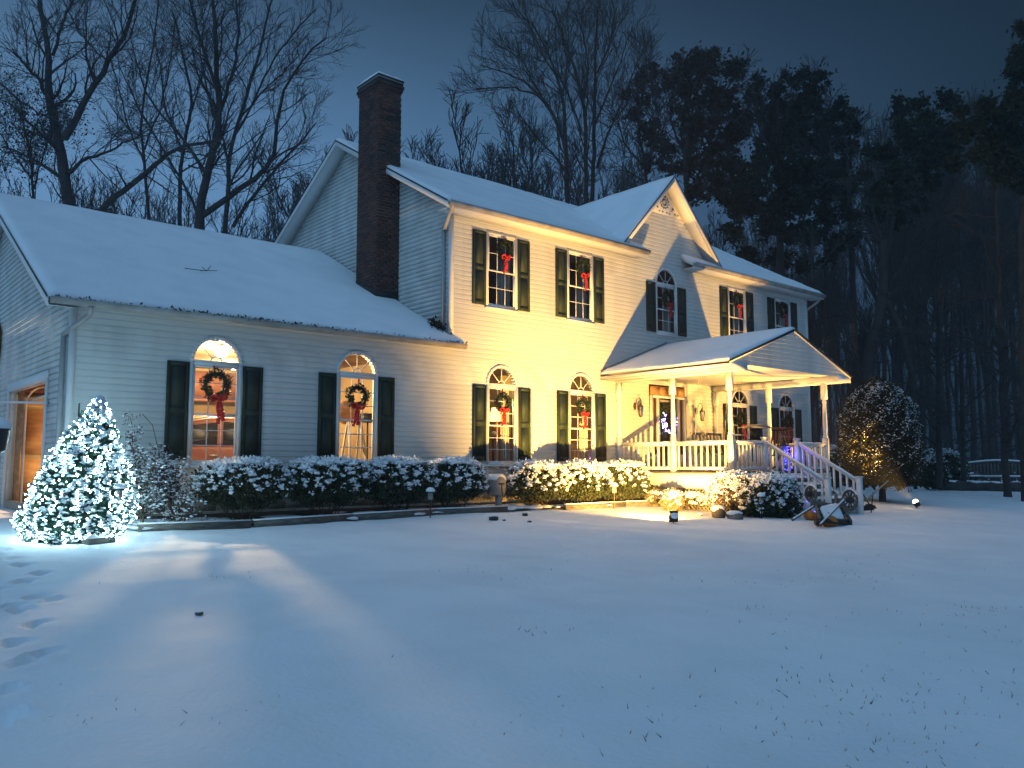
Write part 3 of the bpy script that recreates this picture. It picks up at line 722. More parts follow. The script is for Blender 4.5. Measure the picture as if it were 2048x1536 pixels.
# ---- car in the garage
def car():
    o = empty('parked_car', (-4.55, 1.95, .15), 'red-brown car parked inside the garage, seen through the first arched window', 'car', rz=0); o.scale = (1, 1, 1.2)
    prof = [(-2.2, .35), (-2.25, .62), (-2.1, .86), (-1.2, .98), (2.0, 1.0), (2.25, .9), (2.3, .5), (2.2, .3)]
    b = MB(); b.prism([(x, -.85, z) for x, z in prof], (0, 1.7, 0)); q = b.build('body', CARP, o)
    mod = q.modifiers.new('b', 'BEVEL'); mod.width = .06; mod.segments = 3
    cab = [(-1.45, .97), (-.75, 1.36), (-.2, 1.46), (.7, 1.45), (1.3, 1.32), (1.95, .99)]
    b = MB(); P0 = [(x, -.74, z) for x, z in cab]; b.prism(P0, (0, 1.48, 0)); q = b.build('cabin', CARP, o); mod = q.modifiers.new('b', 'BEVEL'); mod.width = .07; mod.segments = 3
    b = MB(); b.prism([(-1.2, -.745, 1.01), (-.66, -.745, 1.31), (-.12, -.745, 1.37), (-.12, -.745, 1.01)], (0, -.012, 0)); b.build('side_window', CARG, o)
    b = MB(); b.prism([(0, -.745, 1.01), (0, -.745, 1.38), (.62, -.745, 1.37), (1.12, -.745, 1.24), (1.5, -.745, 1.01)], (0, -.012, 0)); b.build('side_window', CARG, o)
    b = MB(); b.tube([(x, -.76, z + .02) for x, z in cab], .018); b.build('window_trim', ALU, o)
    b = MB(); b.box(-.3, -.14, -.875, -.85, .82, .85); b.build('door_handle', ALU, o)
    for x in (-1.4, 1.45):
        for y in (-.82, .66):
            b = MB(); b.lathe([(.32, 0), (.33, .05), (.33, .15), (.31, .18)], (x, y, .33), 18, axis='y'); wq = b.build('wheel', TYRE, o)
            b = MB(); b.lathe([(.19, -.01), (.2, .02)], (x, y, .33), 14, axis='y'); b.build('rim', ALU, wq)
car()
# ---- things behind the second window
lad = empty('step_ladder', tuple(at(708, 900, 1, 1.0)[:2]) + (.15,), 'folding step ladder standing in garage, seen through the second arched window', 'ladder')
b = MB()
for s in (-1, 1): b.bar((s * .26, -.35, 0), (s * .14, 0, 1.75), .035, .06, 0)
b.build('front_rail', GREY, lad); b = MB()
for s in (-1, 1): b.bar((s * .24, .40, 0), (s * .14, .05, 1.72), .03, .04)
b.build('rear_rail', GREY, lad)
for k in range(5):
    t = (k + 1) / 6; b = MB(); b.box(-.25 + .11 * t, .25 - .11 * t, -.38 + .35 * t, -.28 + .35 * t, 1.75 * t, 1.75 * t + .025); b.build('step', ALU, lad)
b = MB(); b.box(-.16, .16, -.08, .12, 1.74, 1.79); b.build('top_cap', BRONZE, lad)
p = at(735, 860, 1, 1.3); t_ = empty('tool_stand', (p[0], p[1], .15), 'dark tool stand with a box on top in the garage, right half of second window', 'stand')
b = MB(); b.tube([(0, 0, 0), (0, 0, 1.75)], .02); b.build('pole', BLACK, t_)
b = MB(); b.box(-.14, .12, -.1, .1, 1.75, 1.95); b.build('head', BLACK, t_)
b = MB(); b.box(-.2, .2, -.2, .2, .0, .85); b.build('cabinet', WOODR, t_)
p = at(693, 825, 1, 1.8); b = MB(); b.lathe([(.0, -.012), (.26, -.012), (.27, 0), (.26, .012), (0, .012)], (0, 0, 0), 24, axis='y'); q = b.build('round_panel', WOODY, loc=tuple(p)); tag(q, 'brown round board hanging in the garage behind the ladder, second window', 'board')
# ---- garage door end: jamb, header, open door
b = MB(); x = XG - .012
b.box(x - .025, x + .02, GD0 - .11, GD0, 0, GDH); b.box(x - .025, x + .02, GD1, GD1 + .11, 0, GDH); b.box(x - .028, x + .02, GD0 - .11, GD1 + .11, GDH, GDH + .16); b.build('garage_door_trim', TRIM, house)
b = MB(); b.box(XG + .14, XG + .18, GD1 - .16, GD1 - .02, .15, GDH); b.box(XG + .14, XG + .18, GD1 - .40, GD1 - .24, .15, GDH); b.build('door_jamb_post', WOODY, house)
gd = empty('garage_door', parent=house)
for k in range(4):
    b = MB(); b.box(XG + .35 + k * .55, XG + .88 + k * .55, GD0 + .02, GD1 - .02, 2.62, 2.66); b.build('door_section', WOODY, gd)
b = MB(); a_ = [(XG + .20, GD1 - .5, .15), (XG + .20, GD1 - .5, 2.2)] + [(XG + .20 + .35 * (1 - math.cos(q)), GD1 - .5, 2.2 + .35 * math.sin(q)) for q in np.linspace(.2, 1.57, 6)] + [(XG + 2.9, GD1 - .5, 2.55)]
b.tube(a_, .02); b.build('door_track', ALU, gd)
b = MB(); b.bar((XG + .3, GD0 + .1, 2.28), (XG + .3, GD1 - .1, 2.28), .03, .04); b.build('torsion_bar', TRIM, gd)
# inner panelled cupboard door seen through the opening
cb = empty('storage_cabinet', (-5.6, 6.9, .15), 'tall plywood cabinet with two panelled doors standing at the back of the garage', 'cabinet')
b = MB(); b.box(-1.6, 1.6, -.3, .28, 0, 2.2); b.build('body', WOODY, cb)
for k in range(4):
    b = MB(); xx = -1.58 + k * .79
    b.box(xx, xx + .76, -.33, -.302, .05, 2.15); q = b.build('door', GARW, cb)
    for (z0_, z1_) in ((.15, .95), (1.05, 2.05)):
        b = MB(); b.box(xx + .12, xx + .64, -.342, -.331, z0_, z1_); b.build('panel', WOODY, q)
    b = MB(); b.box(xx + .68, xx + .70, -.36, -.331, 1.0, 1.15); b.build('handle', ALU, q)
b = MB(); b.box(XG + .3, -.3, 6.7, 7.15, 2.6, 2.66); b.box(XG + .3, -.3, 6.9, 6.96, 2.66, 3.4); b.build('shelf', WOODR, house)
# bar across the door opening
b = MB(); b.tube([at(-60, 802, 0, XG - .35), at(97, 806, 0, XG - .03)], .022, 8); o = b.build('white_bar', TRIM); tag(o, 'thin white horizontal bar crossing in front of the lit garage doorway', 'bar')
# ------------------------------------------------------------------ porch
PX0, PX1, PY, PF = 5.43, 9.65, -3.50, .80
porch = empty('porch', (0, 0, 0), 'white gabled front porch with turned posts, baluster railings and steps', 'porch')
pdk = empty('deck', parent=porch)
nplank = 26
for k in range(nplank):
    x = PX0 - .1 + k * (PX1 - PX0 + .2) / nplank; b = MB(); b.box(x, x + .158, PY - .08, -.02, PF - .035, PF); b.build('deck_plank', WOODG, pdk)
b = MB(); b.box(PX0 - .09, PX0 - .05, PY - .04, -.03, .42, PF - .036); b.box(PX1 + .05, PX1 + .09, PY - .04, -.03, .42, PF - .036); b.box(PX0 - .05, PX1 + .05, PY - .085, PY - .045, .42, PF - .036); b.build('skirt_board', TRIM, porch)
b = MB(); H0, H1 = -.15, .42
def lattice(b, fn, L_):
    s = -.6
    while s < L_ + .6:
        for sg_ in (1, -1):
            t0 = s; a0, a1 = t0, t0 + sg_ * (H1 - H0)
            lo, hi = max(min(a0, a1), 0), min(max(a0, a1), L_)
            if hi - lo > .04:
                z_ = lambda t: H0 + (t - t0) * sg_
                b.bar(fn(lo, z_(lo), sg_), fn(hi, z_(hi), sg_), .008, .032)
        s += .105
lattice(b, lambda t, z, q: (PX0 - .075 + .005 * q, -t, z), -PY); lattice(b, lambda t, z, q: (PX0 + t, PY - .06 + .005 * q, z), PX1 - PX0)
o = b.build('lattice_skirt', LATT, porch); o['kind'] = 'stuff'
b = MB(); b.box(PX0 - .04, PX1 + .04, PY + .02, -.03, -.2, .40); b.build('underfloor', DIRT, porch)
def post_mesh(h):
    b = MB(); q = .062
    b.box(-q, q, -q, q, 0, .86); b.box(-q, q, -q, q, h - .42, h)
    b.lathe([(.058, .86), (.066, .90), (.045, .94), (.050, .97), (.056, 1.2), (.048, h - .62), (.042, h - .55), (.060, h - .50), (.045, h - .46), (.062, h - .42)], n=14)
    return b
H_ = 3.10 - PF
pm = post_mesh(H_).build('post', TRIM, porch); first = True
for (x, y) in ((PX0, PY), (PX0, -1.85), (PX0, -.09), (PX1, PY), (PX1, -1.85), (PX1, -.09)):
    o = pm if first else link(pm.copy()); first = False; o.location = (x, y, PF)
# beams and roof
for x in (PX0, PX1):
    b = MB(); b.box(x - .07, x + .07, PY - .40, -.03, 3.10, 3.30); b.build('beam', TRIM, porch)
RX0, RX1, RY, RZ, EZ = 4.80, 10.24, -3.95, 4.27, 3.29
rx = (RX0 + RX1) / 2
for s, xe in ((-1, RX0), (1, RX1)):
    slab('roof_deck', [(xe, RY, EZ), (xe, -.02, EZ), (rx, -.02, RZ), (rx, RY, RZ)], .06, SOFFIT, porch)
    b = MB(); b.box(min(xe, xe - s * .02), max(xe, xe - s * .02), RY + .02, -.02, EZ - .16, EZ - .02); b.build('fascia', TRIM, porch)
    b = MB(); b.box(min(xe, xe - s * .62), max(xe, xe - s * .62), RY + .02, -.02, EZ - .155, EZ - .14); b.build('eave_soffit', SOFFIT, porch)
    b = MB(); b.prism([(rx, RY - .03, RZ + .01), (xe + s * .03, RY - .03, EZ + .005), (xe + s * .03, RY - .03, EZ - .035), (rx, RY - .03, RZ - .045)], (0, .03, 0)); b.build('drip_edge', FLASH, porch)
    b = MB(); b.box(min(xe, xe - s * .70), max(xe, xe - s * .70), RY + .005, RY + .028, EZ - .17, EZ - .035 + .02); b.build('eave_return', TRIM, porch)
snow_sheet('roof_snow', (RX0, RY, EZ), (RX0, -.02, EZ), (rx, -.02, RZ), (rx, RY, RZ), .08, 40, 30, porch)
snow_sheet('roof_snow', (RX1, -.02, EZ), (RX1, RY, EZ), (rx, RY, RZ), (rx, -.02, RZ), .08, 40, 30, porch)
b = MB(); b.box(RX0 + .62, RX1 - .62, RY + .03, -.02, EZ - .02, EZ - .005); b.build('ceiling', SOFFIT, porch)
pg = empty('pediment', parent=porch)
b = MB(); b.prism([(RX0 + .1, RY + .03, EZ - .03), (RX1 - .1, RY + .03, EZ - .03), (rx, RY + .03, RZ - .07)], (0, .04, 0)); b.build('backing', VINYL, pg)
z = EZ - .055
while z < RZ - .17:
    q_ = (rx - RX0) / (RZ - EZ); hb, ht = min((RZ - .05 - z) * q_, rx - RX0 - .02), max((RZ - .05 - z - BH) * q_, .01)
    me = board_mesh(('p', z), (board_pts(-hb, hb, -ht, ht), BF)); o = bpy.data.objects.new('siding_board', me); link(o); o.parent = pg; o.location = (rx, RY + .03, z); z += BH * .98
# flashing line where the porch roof meets the wall
b = MB(); b.bar((RX0, -.024, EZ + .10), (rx, -.024, RZ + .10), .012, .03); b.build('wall_flashing', GREY, porch)
# railings
def railing(p0, p1, zf0, zf1, h=.70, sp=.155, slope=False):
    r = empty('railing', parent=porch); a = np.array(p0, float); c = np.array(p1, float); L_ = np.linalg.norm(c - a)
    b = MB(); b.bar((*a, zf0 + h), (*c, zf1 + h), .085, .045); b.bar((*a, zf0 + h - .045), (*c, zf1 + h - .045), .04, .045); b.build('top_rail', TRIM, r)
    b = MB(); b.bar((*a, zf0 + .085), (*c, zf1 + .085), .04, .07); b.build('bottom_rail', TRIM, r)
    n_ = max(2, int(L_ / sp)); bal = None
    for k in range(n_):
        t = (k + .5) / n_; q = a + (c - a) * t; z_ = zf0 + (zf1 - zf0) * t
        if bal is None:
            b = MB(); b.box(-.021, .021, -.021, .021, .10, h - .05); bal = b.build('baluster', TRIM, r); o = bal
        else: o = link(bal.copy())
        o.location = (q[0], q[1], z_)
    sn = MB(); n2 = int(L_ / .08); P = np.array([[*(a + (c - a) * k / n2), zf0 + h + .024 + (zf1 - zf0) * k / n2] for k in range(n2 + 1)])
    rr = .030 + .006 * rng.normal(size=n2 + 1); v, f = tubes(P[None], rr[None], 8); v[:, 2] = np.where(v[:, 2] < np.repeat(P[:, 2], 8), np.repeat(P[:, 2], 8) - .004, np.repeat(P[:, 2], 8) + (v[:, 2] - np.repeat(P[:, 2], 8)) * .55)
    if slope or True: mesh_arr('rail_snow', v, f, SNOW, r, smooth=True)
    return r
railing((PX0, -.16), (PX0, -1.78), PF, PF); railing((PX0, -1.92), (PX0, PY + .07), PF, PF)
railing((PX0 + .07, PY), (6.80 - .05, PY), PF, PF); railing((8.25 + .05, PY), (PX1 - .07, PY), PF, PF)
railing((PX1, -.16), (PX1, -1.78), PF, PF); railing((PX1, -1.92), (PX1, PY + .07), PF, PF)
SB = -5.08
for x in (6.80, 8.25):
    railing((x, PY - .07), (x, SB + .06), PF, -.09, slope=True, sp=.15)
    for y, z0_, h in ((PY, PF, .80), (SB, -.25, .92)):
        b = MB(); b.box(x - .055, x + .055, y - .055, y + .055, z0_, z0_ + h); b.box(x - .07, x + .07, y - .07, y + .07, z0_ + h, z0_ + h + .03); b.build('newel_post', TRIM, porch)
    b = MB(); b.prism([(x - .02, PY - .06, PF - .04), (x - .02, SB, -.10), (x - .02, SB, -.35), (x - .02, PY - .06, .42)], (.04, 0, 0)); b.build('stringer', TRIM, porch)
ns = 5
for k in range(ns):
    y0 = PY - .09 - k * .29; z1_ = PF - .155 * (k + 1)
    b = MB(); b.box(6.83, 8.22, y0 - .30, y0, z1_ - .035, z1_); q = b.build('step', WOODG, porch)
    b = MB(); b.box(6.83, 8.22, y0 - .02, y0 - .005, z1_ - .16, z1_ - .036) ; b.build('riser', TRIM, q)
    snow_sheet('step_snow', (6.85, y0 - .29, z1_), (8.2, y0 - .29, z1_), (8.2, y0 - .03, z1_), (6.85, y0 - .03, z1_), .05, 10, 4, q, edge=.03)
# front door group
D_ = empty('front_door', parent=house)
b = MB(); b.box(6.80, 8.26, -.03, .03, 2.87, 3.11); b.build('header_board', WOODY, D_)
for k in range(4):
    b = MB(); b.box(6.84 + k * .355, 7.16 + k * .355, -.036, -.031, 2.89, 3.09); b.build('transom_panel', WOODY, D_)
b = MB(); b.box(6.77, 6.86, -.05, .04, .8, 2.86); b.box(8.20, 8.29, -.05, .04, .8, 2.86); b.box(7.05, 7.13, -.05, .04, .8, 2.80); b.box(7.92, 8.0, -.05, .04, .8, 2.80); b.box(6.86, 8.20, -.052, .04, 2.80, 2.862); b.build('door_frame', TRIM, D_)
for x in (6.86, 8.0):
    b = MB(); b.box(x + .0, x + .19, .0, .03, .8, 1.25); b.build('sidelight_panel', TRIM, D_)
    b = MB(); b.box(x + .015, x + .175, .008, .012, 1.26, 2.78); b.build('sidelight', WOODR, D_)
b = MB(); b.box(7.13, 7.92, .02, .06, .8, 2.80); b.build('door_leaf', SHUT, D_)
b = MB(); b.box(7.16, 7.89, .005, .019, .84, .95); b.box(7.16, 7.21, .005, .019, .95, 2.76); b.box(7.84, 7.89, .005, .019, .95, 2.76); b.box(7.21, 7.84, .005, .019, 2.70, 2.76); b.build('storm_door_frame', GREY, D_)
b = MB(); b.add([(7.21, .010, .95), (7.84, .010, .95), (7.84, .010, 2.70), (7.21, .010, 2.70)], [(0, 1, 2, 3)]); b.build('storm_door_pane', GLASS, D_)
# wall lanterns
def lantern():
    o = empty('wall_lantern', (0, 0, 0))
    b = MB(); b.lathe([(.0, 0), (.045, 0), (.055, .01), (.055, .02), (0, .022)], (0, -.022, 0), 14, axis='y'); q = b.build('wall_plate', BRONZE, o); q.scale = (1, 1, 1.9)
    pts = [(0, -.02, 0)] + [(0, -.05 - .10 * (1 - math.cos(a)), .02 + .20 * math.sin(a)) for a in np.linspace(.2, 2.4, 9)] + [(0, -.205, .07)]
    b = MB(); b.tube(pts, .009); b.tube([(0, -.205, .07), (0, -.225, .12), (0, -.20, .155), (0, -.17, .135)], .007); b.build('arm', BRONZE, o)
    c = (0, -.205, 0)
    b = MB(); b.lathe([(.012, .09), (.02, .07), (.03, .05), (.075, -.01), (.08, -.03)], c, 6); b.build('cap', BRONZE, o)
    b = MB()
    for k in range(6):
        a = k * math.pi / 3; b.bar((.072 * math.cos(a), -.205 + .072 * math.sin(a), -.03), (.045 * math.cos(a), -.205 + .045 * math.sin(a), -.27), .009, .009)
    b.lathe([(.0, -.30), (.03, -.29), (.052, -.27), (.052, -.262), (0, -.26)], c, 6); b.build('cage', BRONZE, o)
    b = MB()
    for k in range(6):
        a, a2 = k * math.pi / 3, (k + 1) * math.pi / 3
        b.add([(.070*math.cos(a), -.205+.070*math.sin(a), -.03), (.070*math.cos(a2), -.205+.070*math.sin(a2), -.03), (.044*math.cos(a2), -.205+.044*math.sin(a2), -.265), (.044*math.cos(a), -.205+.044*math.sin(a), -.265)], [(0, 1, 2, 3)])
    b.build('pane', GLASS, o)
    b = MB(); b.lathe([(.008, -.26), (.008, -.16), (.013, -.13), (0, -.10)], c, 8); b.build('candle', CURT, o)
    return o
ln = lantern(); ln.location = (6.12, -.02, 2.52); tag(ln, 'unlit bronze wall lantern with scrolled arm left of the front door', 'wall lantern', 'porch wall lanterns')
l2 = copy_tree(ln); l2.location = (8.80, -.02, 2.50); tag(l2, 'unlit bronze wall lantern with scrolled arm right of the front door', 'wall lantern', 'porch wall lanterns')
# ------------------------------------------------------------------ wreaths
def make_bow(parent, drop=.40, w=.085, m=RED):
    b = MB()
    for s in (-1, 1):
        P = [(0, -.03, 0), (s * .07, -.07, .045), (s * .13, -.05, .05), (s * .14, -.02, 0), (s * .10, -.01, -.04), (0, -.03, -.005)]
        for a, c in zip(P[:-1], P[1:]): b.bar(a, c, .05, .008, up=(0, 1, .3))
    b.build('bow_loop', m, parent)
    for s in (-1, 1):
        b = MB(); n = 7; pts = [(s * (.012 + .035 * (k / n)) + .010 * math.sin(k * 1.7), -.035 + .012 * math.sin(k * 1.3 + s), -.02 - drop * k / n * (1 if s < 0 else .9)) for k in range(n + 1)]
        for a, c in zip(pts[:-1], pts[1:]): b.bar(a, c, w * .8, .006, up=(0, 1, 0))
        b.build('ribbon_tail', m, parent)
    b = MB(); b.box(-.022, .022, -.05, -.01, -.02, .025); b.build('knot', m, parent)
def wreath(R=.20, th=.055, n=900, y=-.07, drop=.42, hook=True):
    o = empty('wreath', (0, 0, 0))
    a = rng.uniform(0, 6.283, n); q = rng.uniform(0, 6.283, n); rr = th * np.sqrt(rng.uniform(.2, 1, n)); Rv = R + .02 * np.sin(a * 5)
    C = np.stack([(Rv + rr * np.cos(q)) * np.cos(a), y + .7 * rr * np.sin(q), (Rv + rr * np.cos(q)) * np.sin(a)], -1)
    Nn = np.stack([np.cos(a) * np.cos(q) - .6 * np.sin(a), np.sin(q), np.sin(a) * np.cos(q) + .6 * np.cos(a)], -1)
    V, F = leaves(C, .065, Nn, .35); k = 20
    mesh_arr('greenery', V, F, WREATHG, o)
    b = MB(); pts = [(R * math.cos(t), y, R * math.sin(t)) for t in np.linspace(0, 2 * math.pi, 25)]; b.tube(pts, th * .55, 6); b.build('core', WREATHG, o)
    bw = empty('bow', (0, y - .03, -R - .02), parent=o); make_bow(bw, drop)
    if hook: b = MB(); b.bar((0, y + .02, R), (0, y + .045, R + .19), .035, .006, up=(0, 1, 0)); b.build('hanging_ribbon', RED, o)
    return o
wr = wreath()
spots = [(-5.20, 2.40, 1.15, 'evergreen wreath with red bow on the first arched window before the glaring light'),
         (-2.32, 2.36, 1.05, 'evergreen wreath with red bow on the arched window with the ladder behind'),
         (1.50, 2.42, 1.0, 'evergreen wreath with red bow on the arched window with the lit table lamp'),
         (4.12, 2.40, 1.0, 'evergreen wreath with red bow on the arched window just left of the porch'),
         (10.97, 2.30, 1.0, 'evergreen wreath with red bow on the arched window inside the porch'),
         (13.60, 2.30, 1.0, 'evergreen wreath with red bow on the last ground-floor window at the far corner'),
         (1.55, 5.98, 1.0, 'evergreen wreath with red bow on the upper window nearest the chimney'),
         (4.15, 5.97, 1.0, 'evergreen wreath with red bow on the second upper window from the chimney'),
         (7.55, 5.62, .95, 'evergreen wreath with red bow on the shaded arched window in the cross gable'),
         (10.95, 5.98, 1.0, 'evergreen wreath with red bow on the upper window right of the cross gable'),
         (13.50, 5.98, 1.0, 'evergreen wreath with red bow on the upper window at the far corner')]
for i, (x, z, s, lb) in enumerate(spots):
    o = wr if i == 0 else copy_tree(wr)
    s *= random.uniform(.84, .94); o.location = (x + random.uniform(-.02, .02), 0, z + random.uniform(-.02, .03)); o.scale = (s, 1, s * random.uniform(.95, 1.06)); o.rotation_euler = (0, random.uniform(-.14, .14), 0)
    tag(o, lb, 'wreath', 'wreaths with red bows on the windows')
# lit wreath on the front door
dw = empty('door_wreath', (7.40, -.02, 2.22), 'wreath covered in white and violet lights on the front door', 'wreath')
a = rng.uniform(0, 6.283, 900); q = rng.uniform(0, 6.283, 900); rr = .09 * np.sqrt(rng.random(900))
V, F = leaves(np.stack([(.25 + rr * np.cos(q)) * np.cos(a), -.07 + .06 * np.sin(q), (.25 + rr * np.cos(q)) * np.sin(a) * 1.25], -1), .07, None, .35); mesh_arr('greenery', V, F, WREATHG, dw)
for nm, mt, cnt, r_ in (('white_bulbs', LEDW, 34, .013), ('violet_bulbs', LEDP, 40, .012), ('amber_bulbs', PATHL, 10, .012)):
    a = rng.uniform(2.2, 6.8, cnt); rr = .25 + .07 * rng.normal(size=cnt).clip(-1.3, 1.3)
    C = np.stack([rr * np.cos(a), np.full(cnt, -.14), rr * np.sin(a) * 1.25], -1); V, F = blobs(C, np.full((cnt, 3), r_), ICO1, 0); o = mesh_arr(nm, V, F, mt, dw); o['kind'] = 'stuff'
# big wreath high on the garage gable end
p = at(-6, 690, 0, XG - .03); gw = empty('gable_wreath', tuple(p), 'very large dark bare-twig wreath on the garage end wall above the door', 'wreath')
b = MB(); pts = [(-.02, .44 * math.cos(t), .46 * math.sin(t)) for t in np.linspace(0, 2 * math.pi, 41)]; b.tube(pts, .035, 7); b.build('ring', TWIG, gw)
a = rng.uniform(0, 6.283, 900); rr = .45 + .045 * rng.normal(size=900); V, F = leaves(np.stack([-.04 + .03 * rng.normal(size=900), rr * np.cos(a), rr * np.sin(a)], -1), .055, None, .3); mesh_arr('greenery', V, F, WREATHG, gw)
# ------------------------------------------------------------------ porch furniture
def lumin(o, cnt, box, m, r=.011, name='bulbs'):
    C = np.stack([rng.uniform(*box[0], cnt), rng.uniform(*box[1], cnt), rng.uniform(*box[2], cnt)], -1)
    V, F = blobs(C, np.full((cnt, 3), r), ICO1, 0); q = mesh_arr(name, V, F, m, o); q['kind'] = 'stuff'; return q
sm_ = empty('lighted_snowman', (8.02, -3.25, PF), 'small snowman figure glowing with blue-violet lights at the top of the porch steps', 'light figure')
CLOTH = mat('snowman_fabric', (.25, .24, .62), .8, var=.3, vs=8)
b = MB(); b.lathe([(0, 0), (.14, .02), (.17, .14), (.13, .27), (.09, .31), (.12, .36), (.13, .43), (.10, .50), (0, .52)], n=16); b.build('body', CLOTH, sm_, smooth=True)
b = MB(); b.lathe([(0, .49), (.09, .51), (.11, .58), (.09, .67), (0, .70)], n=14); b.build('head', CLOTH, sm_, smooth=True)
b = MB(); b.lathe([(.13, .66), (.13, .675), (.08, .68), (.075, .76), (0, .765)], n=14); b.build('hat', BLACK, sm_)
lumin(sm_, 46, ((-.14, .14), (-.20, -.08), (.03, .64)), LEDB, .012)
l = lamp_point('figure_light', (0, -.22, .4), (.12, .10, 1.0), 5, .1); l.parent = sm_
# blue light string on the bush-side railing
bs = empty('blue_light_string', (6.74, 0, 0), 'string of blue lights along the near stair railing', 'light string')
pts = [(0.0, PY - .1 - .09 * k, .30 + .25 * math.sin(k * 1.2) - .05 * k + .25) for k in range(14)]
b = MB(); b.tube(pts, .004, 4); b.build('wire', FLASH, bs)
V, F = blobs(np.array(pts) + (.0, -.0, -.01), np.full((14, 3), .012), ICO1, 0); q = mesh_arr('bulbs', V, F, LEDB, bs); q['kind'] = 'stuff'
# rocking chair
rc = empty('rocking_chair', (9.05, -2.35, PF), 'red-brown slatted rocking chair at the far end of the porch', 'chair', rz=2.6)
b = MB(); b.box(-.27, .27, -.26, .24, .40, .43); b.build('seat', WOODR, rc)
for k in range(6): b = MB(); x = -.23 + k * .092; b.bar((x, .24, .43), (x, .42, 1.08), .06, .018, up=(1, 0, 0)); b.build('back_slat', WOODR, rc)
b = MB(); b.bar((-.28, .44, 1.10), (.28, .44, 1.10), .03, .09); b.build('top_rail', WOODR, rc)
for s in (-1, 1):
    b = MB(); b.bar((s * .27, -.28, .64), (s * .27, .33, .64), .07, .025); b.build('armrest', WOODR, rc)
    b = MB(); b.bar((s * .27, -.22, .06), (s * .27, -.22, .63), .035, .035); b.bar((s * .27, .24, .06), (s * .27, .30, .63), .035, .035); b.build('leg', WOODR, rc)
    b = MB(); b.tube([(s * .27, -.48, .09), (s * .27, -.2, .03), (s * .27, .1, .02), (s * .27, .45, .08), (s * .27, .6, .14)], .02, 6); b.build('rocker', WOODR, rc)
# hanging porch swing
sw = empty('porch_swing', (6.35, -2.45, PF), 'dark slatted porch swing hanging on ropes behind the front railing', 'porch swing')
for k in range(5): b = MB(); b.box(-.62, .62, -.22 + k * .09, -.15 + k * .09, .42, .445); b.build('seat_slat', WOODG, sw)
for k in range(9): b = MB(); x = -.58 + k * .145; b.bar((x, .22, .45), (x, .30, .92), .05, .016, up=(1, 0, 0)); b.build('back_slat', WOODG, sw)
b = MB(); b.bar((-.62, .31, .93), (.62, .31, .93), .03, .06); b.build('back_rail', WOODG, sw)
for s in (-1, 1):
    b = MB(); b.bar((s * .62, -.22, .66), (s * .62, .28, .66), .06, .02); b.build('armrest', WOODG, sw)
    b = MB(); b.tube([(s * .60, -.15, .44), (s * .60, .03, 2.46)], .008, 5); b.tube([(s * .60, .22, .55), (s * .60, .03, 2.46)], .008, 5); b.build('rope', LATT, sw)
# pedestal bird feeder with flat roof on the porch corner rail
p = at(1512, 858, 1, -3.2); bf = empty('pedestal_feeder', (p[0], -3.2, PF), 'small feeder with a wide flat snow-dusted top standing at the porch railing', 'bird feeder')
b = MB(); b.tube([(0, 0, 0), (0, 0, .72)], .03); b.lathe([(.16, 0), (.15, .03), (.03, .05)]); b.build('pole', GREY, bf)
b = MB(); b.box(-.11, .11, -.11, .11, .78, 1.04); b.box(-.15, .15, -.15, .15, .75, .785); b.build('box', BLACK, bf)
b = MB(); b.prism([(-.40, -.24, 1.06), (.40, -.24, 1.06), (.40, .24, 1.06), (-.40, .24, 1.06)], (0, 0, .02)); b.prism([(-.36, -.2, 1.08), (0, -.2, 1.15), (.36, -.2, 1.08)], (0, .4, 0)); b.build('roof', LATT, bf)
# dark bow ornament on the porch ridge
p = at(1502, 655, 1, -1.6); orn = empty('roof_ornament', (rx - .05 if False else p[0], -1.6, RZ - (abs(p[0] - rx)) * (RZ - EZ) / (rx - RX0) + .07), 'small dark looped ornament lying on the porch roof snow by its ridge', 'roof ornament')
b = MB()
for k in range(3):
    c = (-.10 + .13 * k, 0, .13 + .06 * k); b.tube([(c[0] + .085 * math.cos(t), .03 * k + .02 * math.sin(2 * t), c[2] + .12 * math.sin(t)) for t in np.linspace(0, 6.283, 12)], .028, 6)
b.build('loop', FLASH, orn); b = MB(); b.box(-.16, .2, -.05, .08, -.02, .04); b.build('base', FLASH, orn)
# twig on the garage roof
t_ = MB(); q0 = at(400, 577, 1, 1.9); q0 = np.array([q0[0], 1.9, ggz(1.9) + .10])
t_.tube([q0 + (-.35, -.1, 0), q0 + (-.1, -.03, .02), q0 + (.15, .05, .05), q0 + (.24, .1, .18)], .008, 5); t_.tube([q0 + (-.0, 0, .02), q0 + (.08, -.16, .01), q0 + (.22, -.3, .0)], .006, 4); t_.tube([q0 + (.13, .04, .05), q0 + (.05, .08, .12)], .006, 4)
tag(t_.build('fallen_twig', TWIG), 'small fallen twig sticking out of the garage roof snow', 'twig')
# ------------------------------------------------------------------ garden bed edging and mulch
b = MB(); nb_ = 60
xs = np.linspace(-6.9, 6.6, nb_ + 1)
top = [(x, -1.55 - .12 * math.sin(x * .9)) for x in xs]
V = []
for x, y in top: V += [(x, -.02, gz(x, -.02) + .02), (x, y * .5, gz(x, y * .5) + .045), (x, y, gz(x, y) + .03)]
F = []
for k in range(nb_):
    for j in range(2): F.append((k*3+j, k*3+3+j, k*3+4+j, k*3+1+j))
b.add(V, F); tag(b.build('mulch_bed', DIRT), kind='structure')
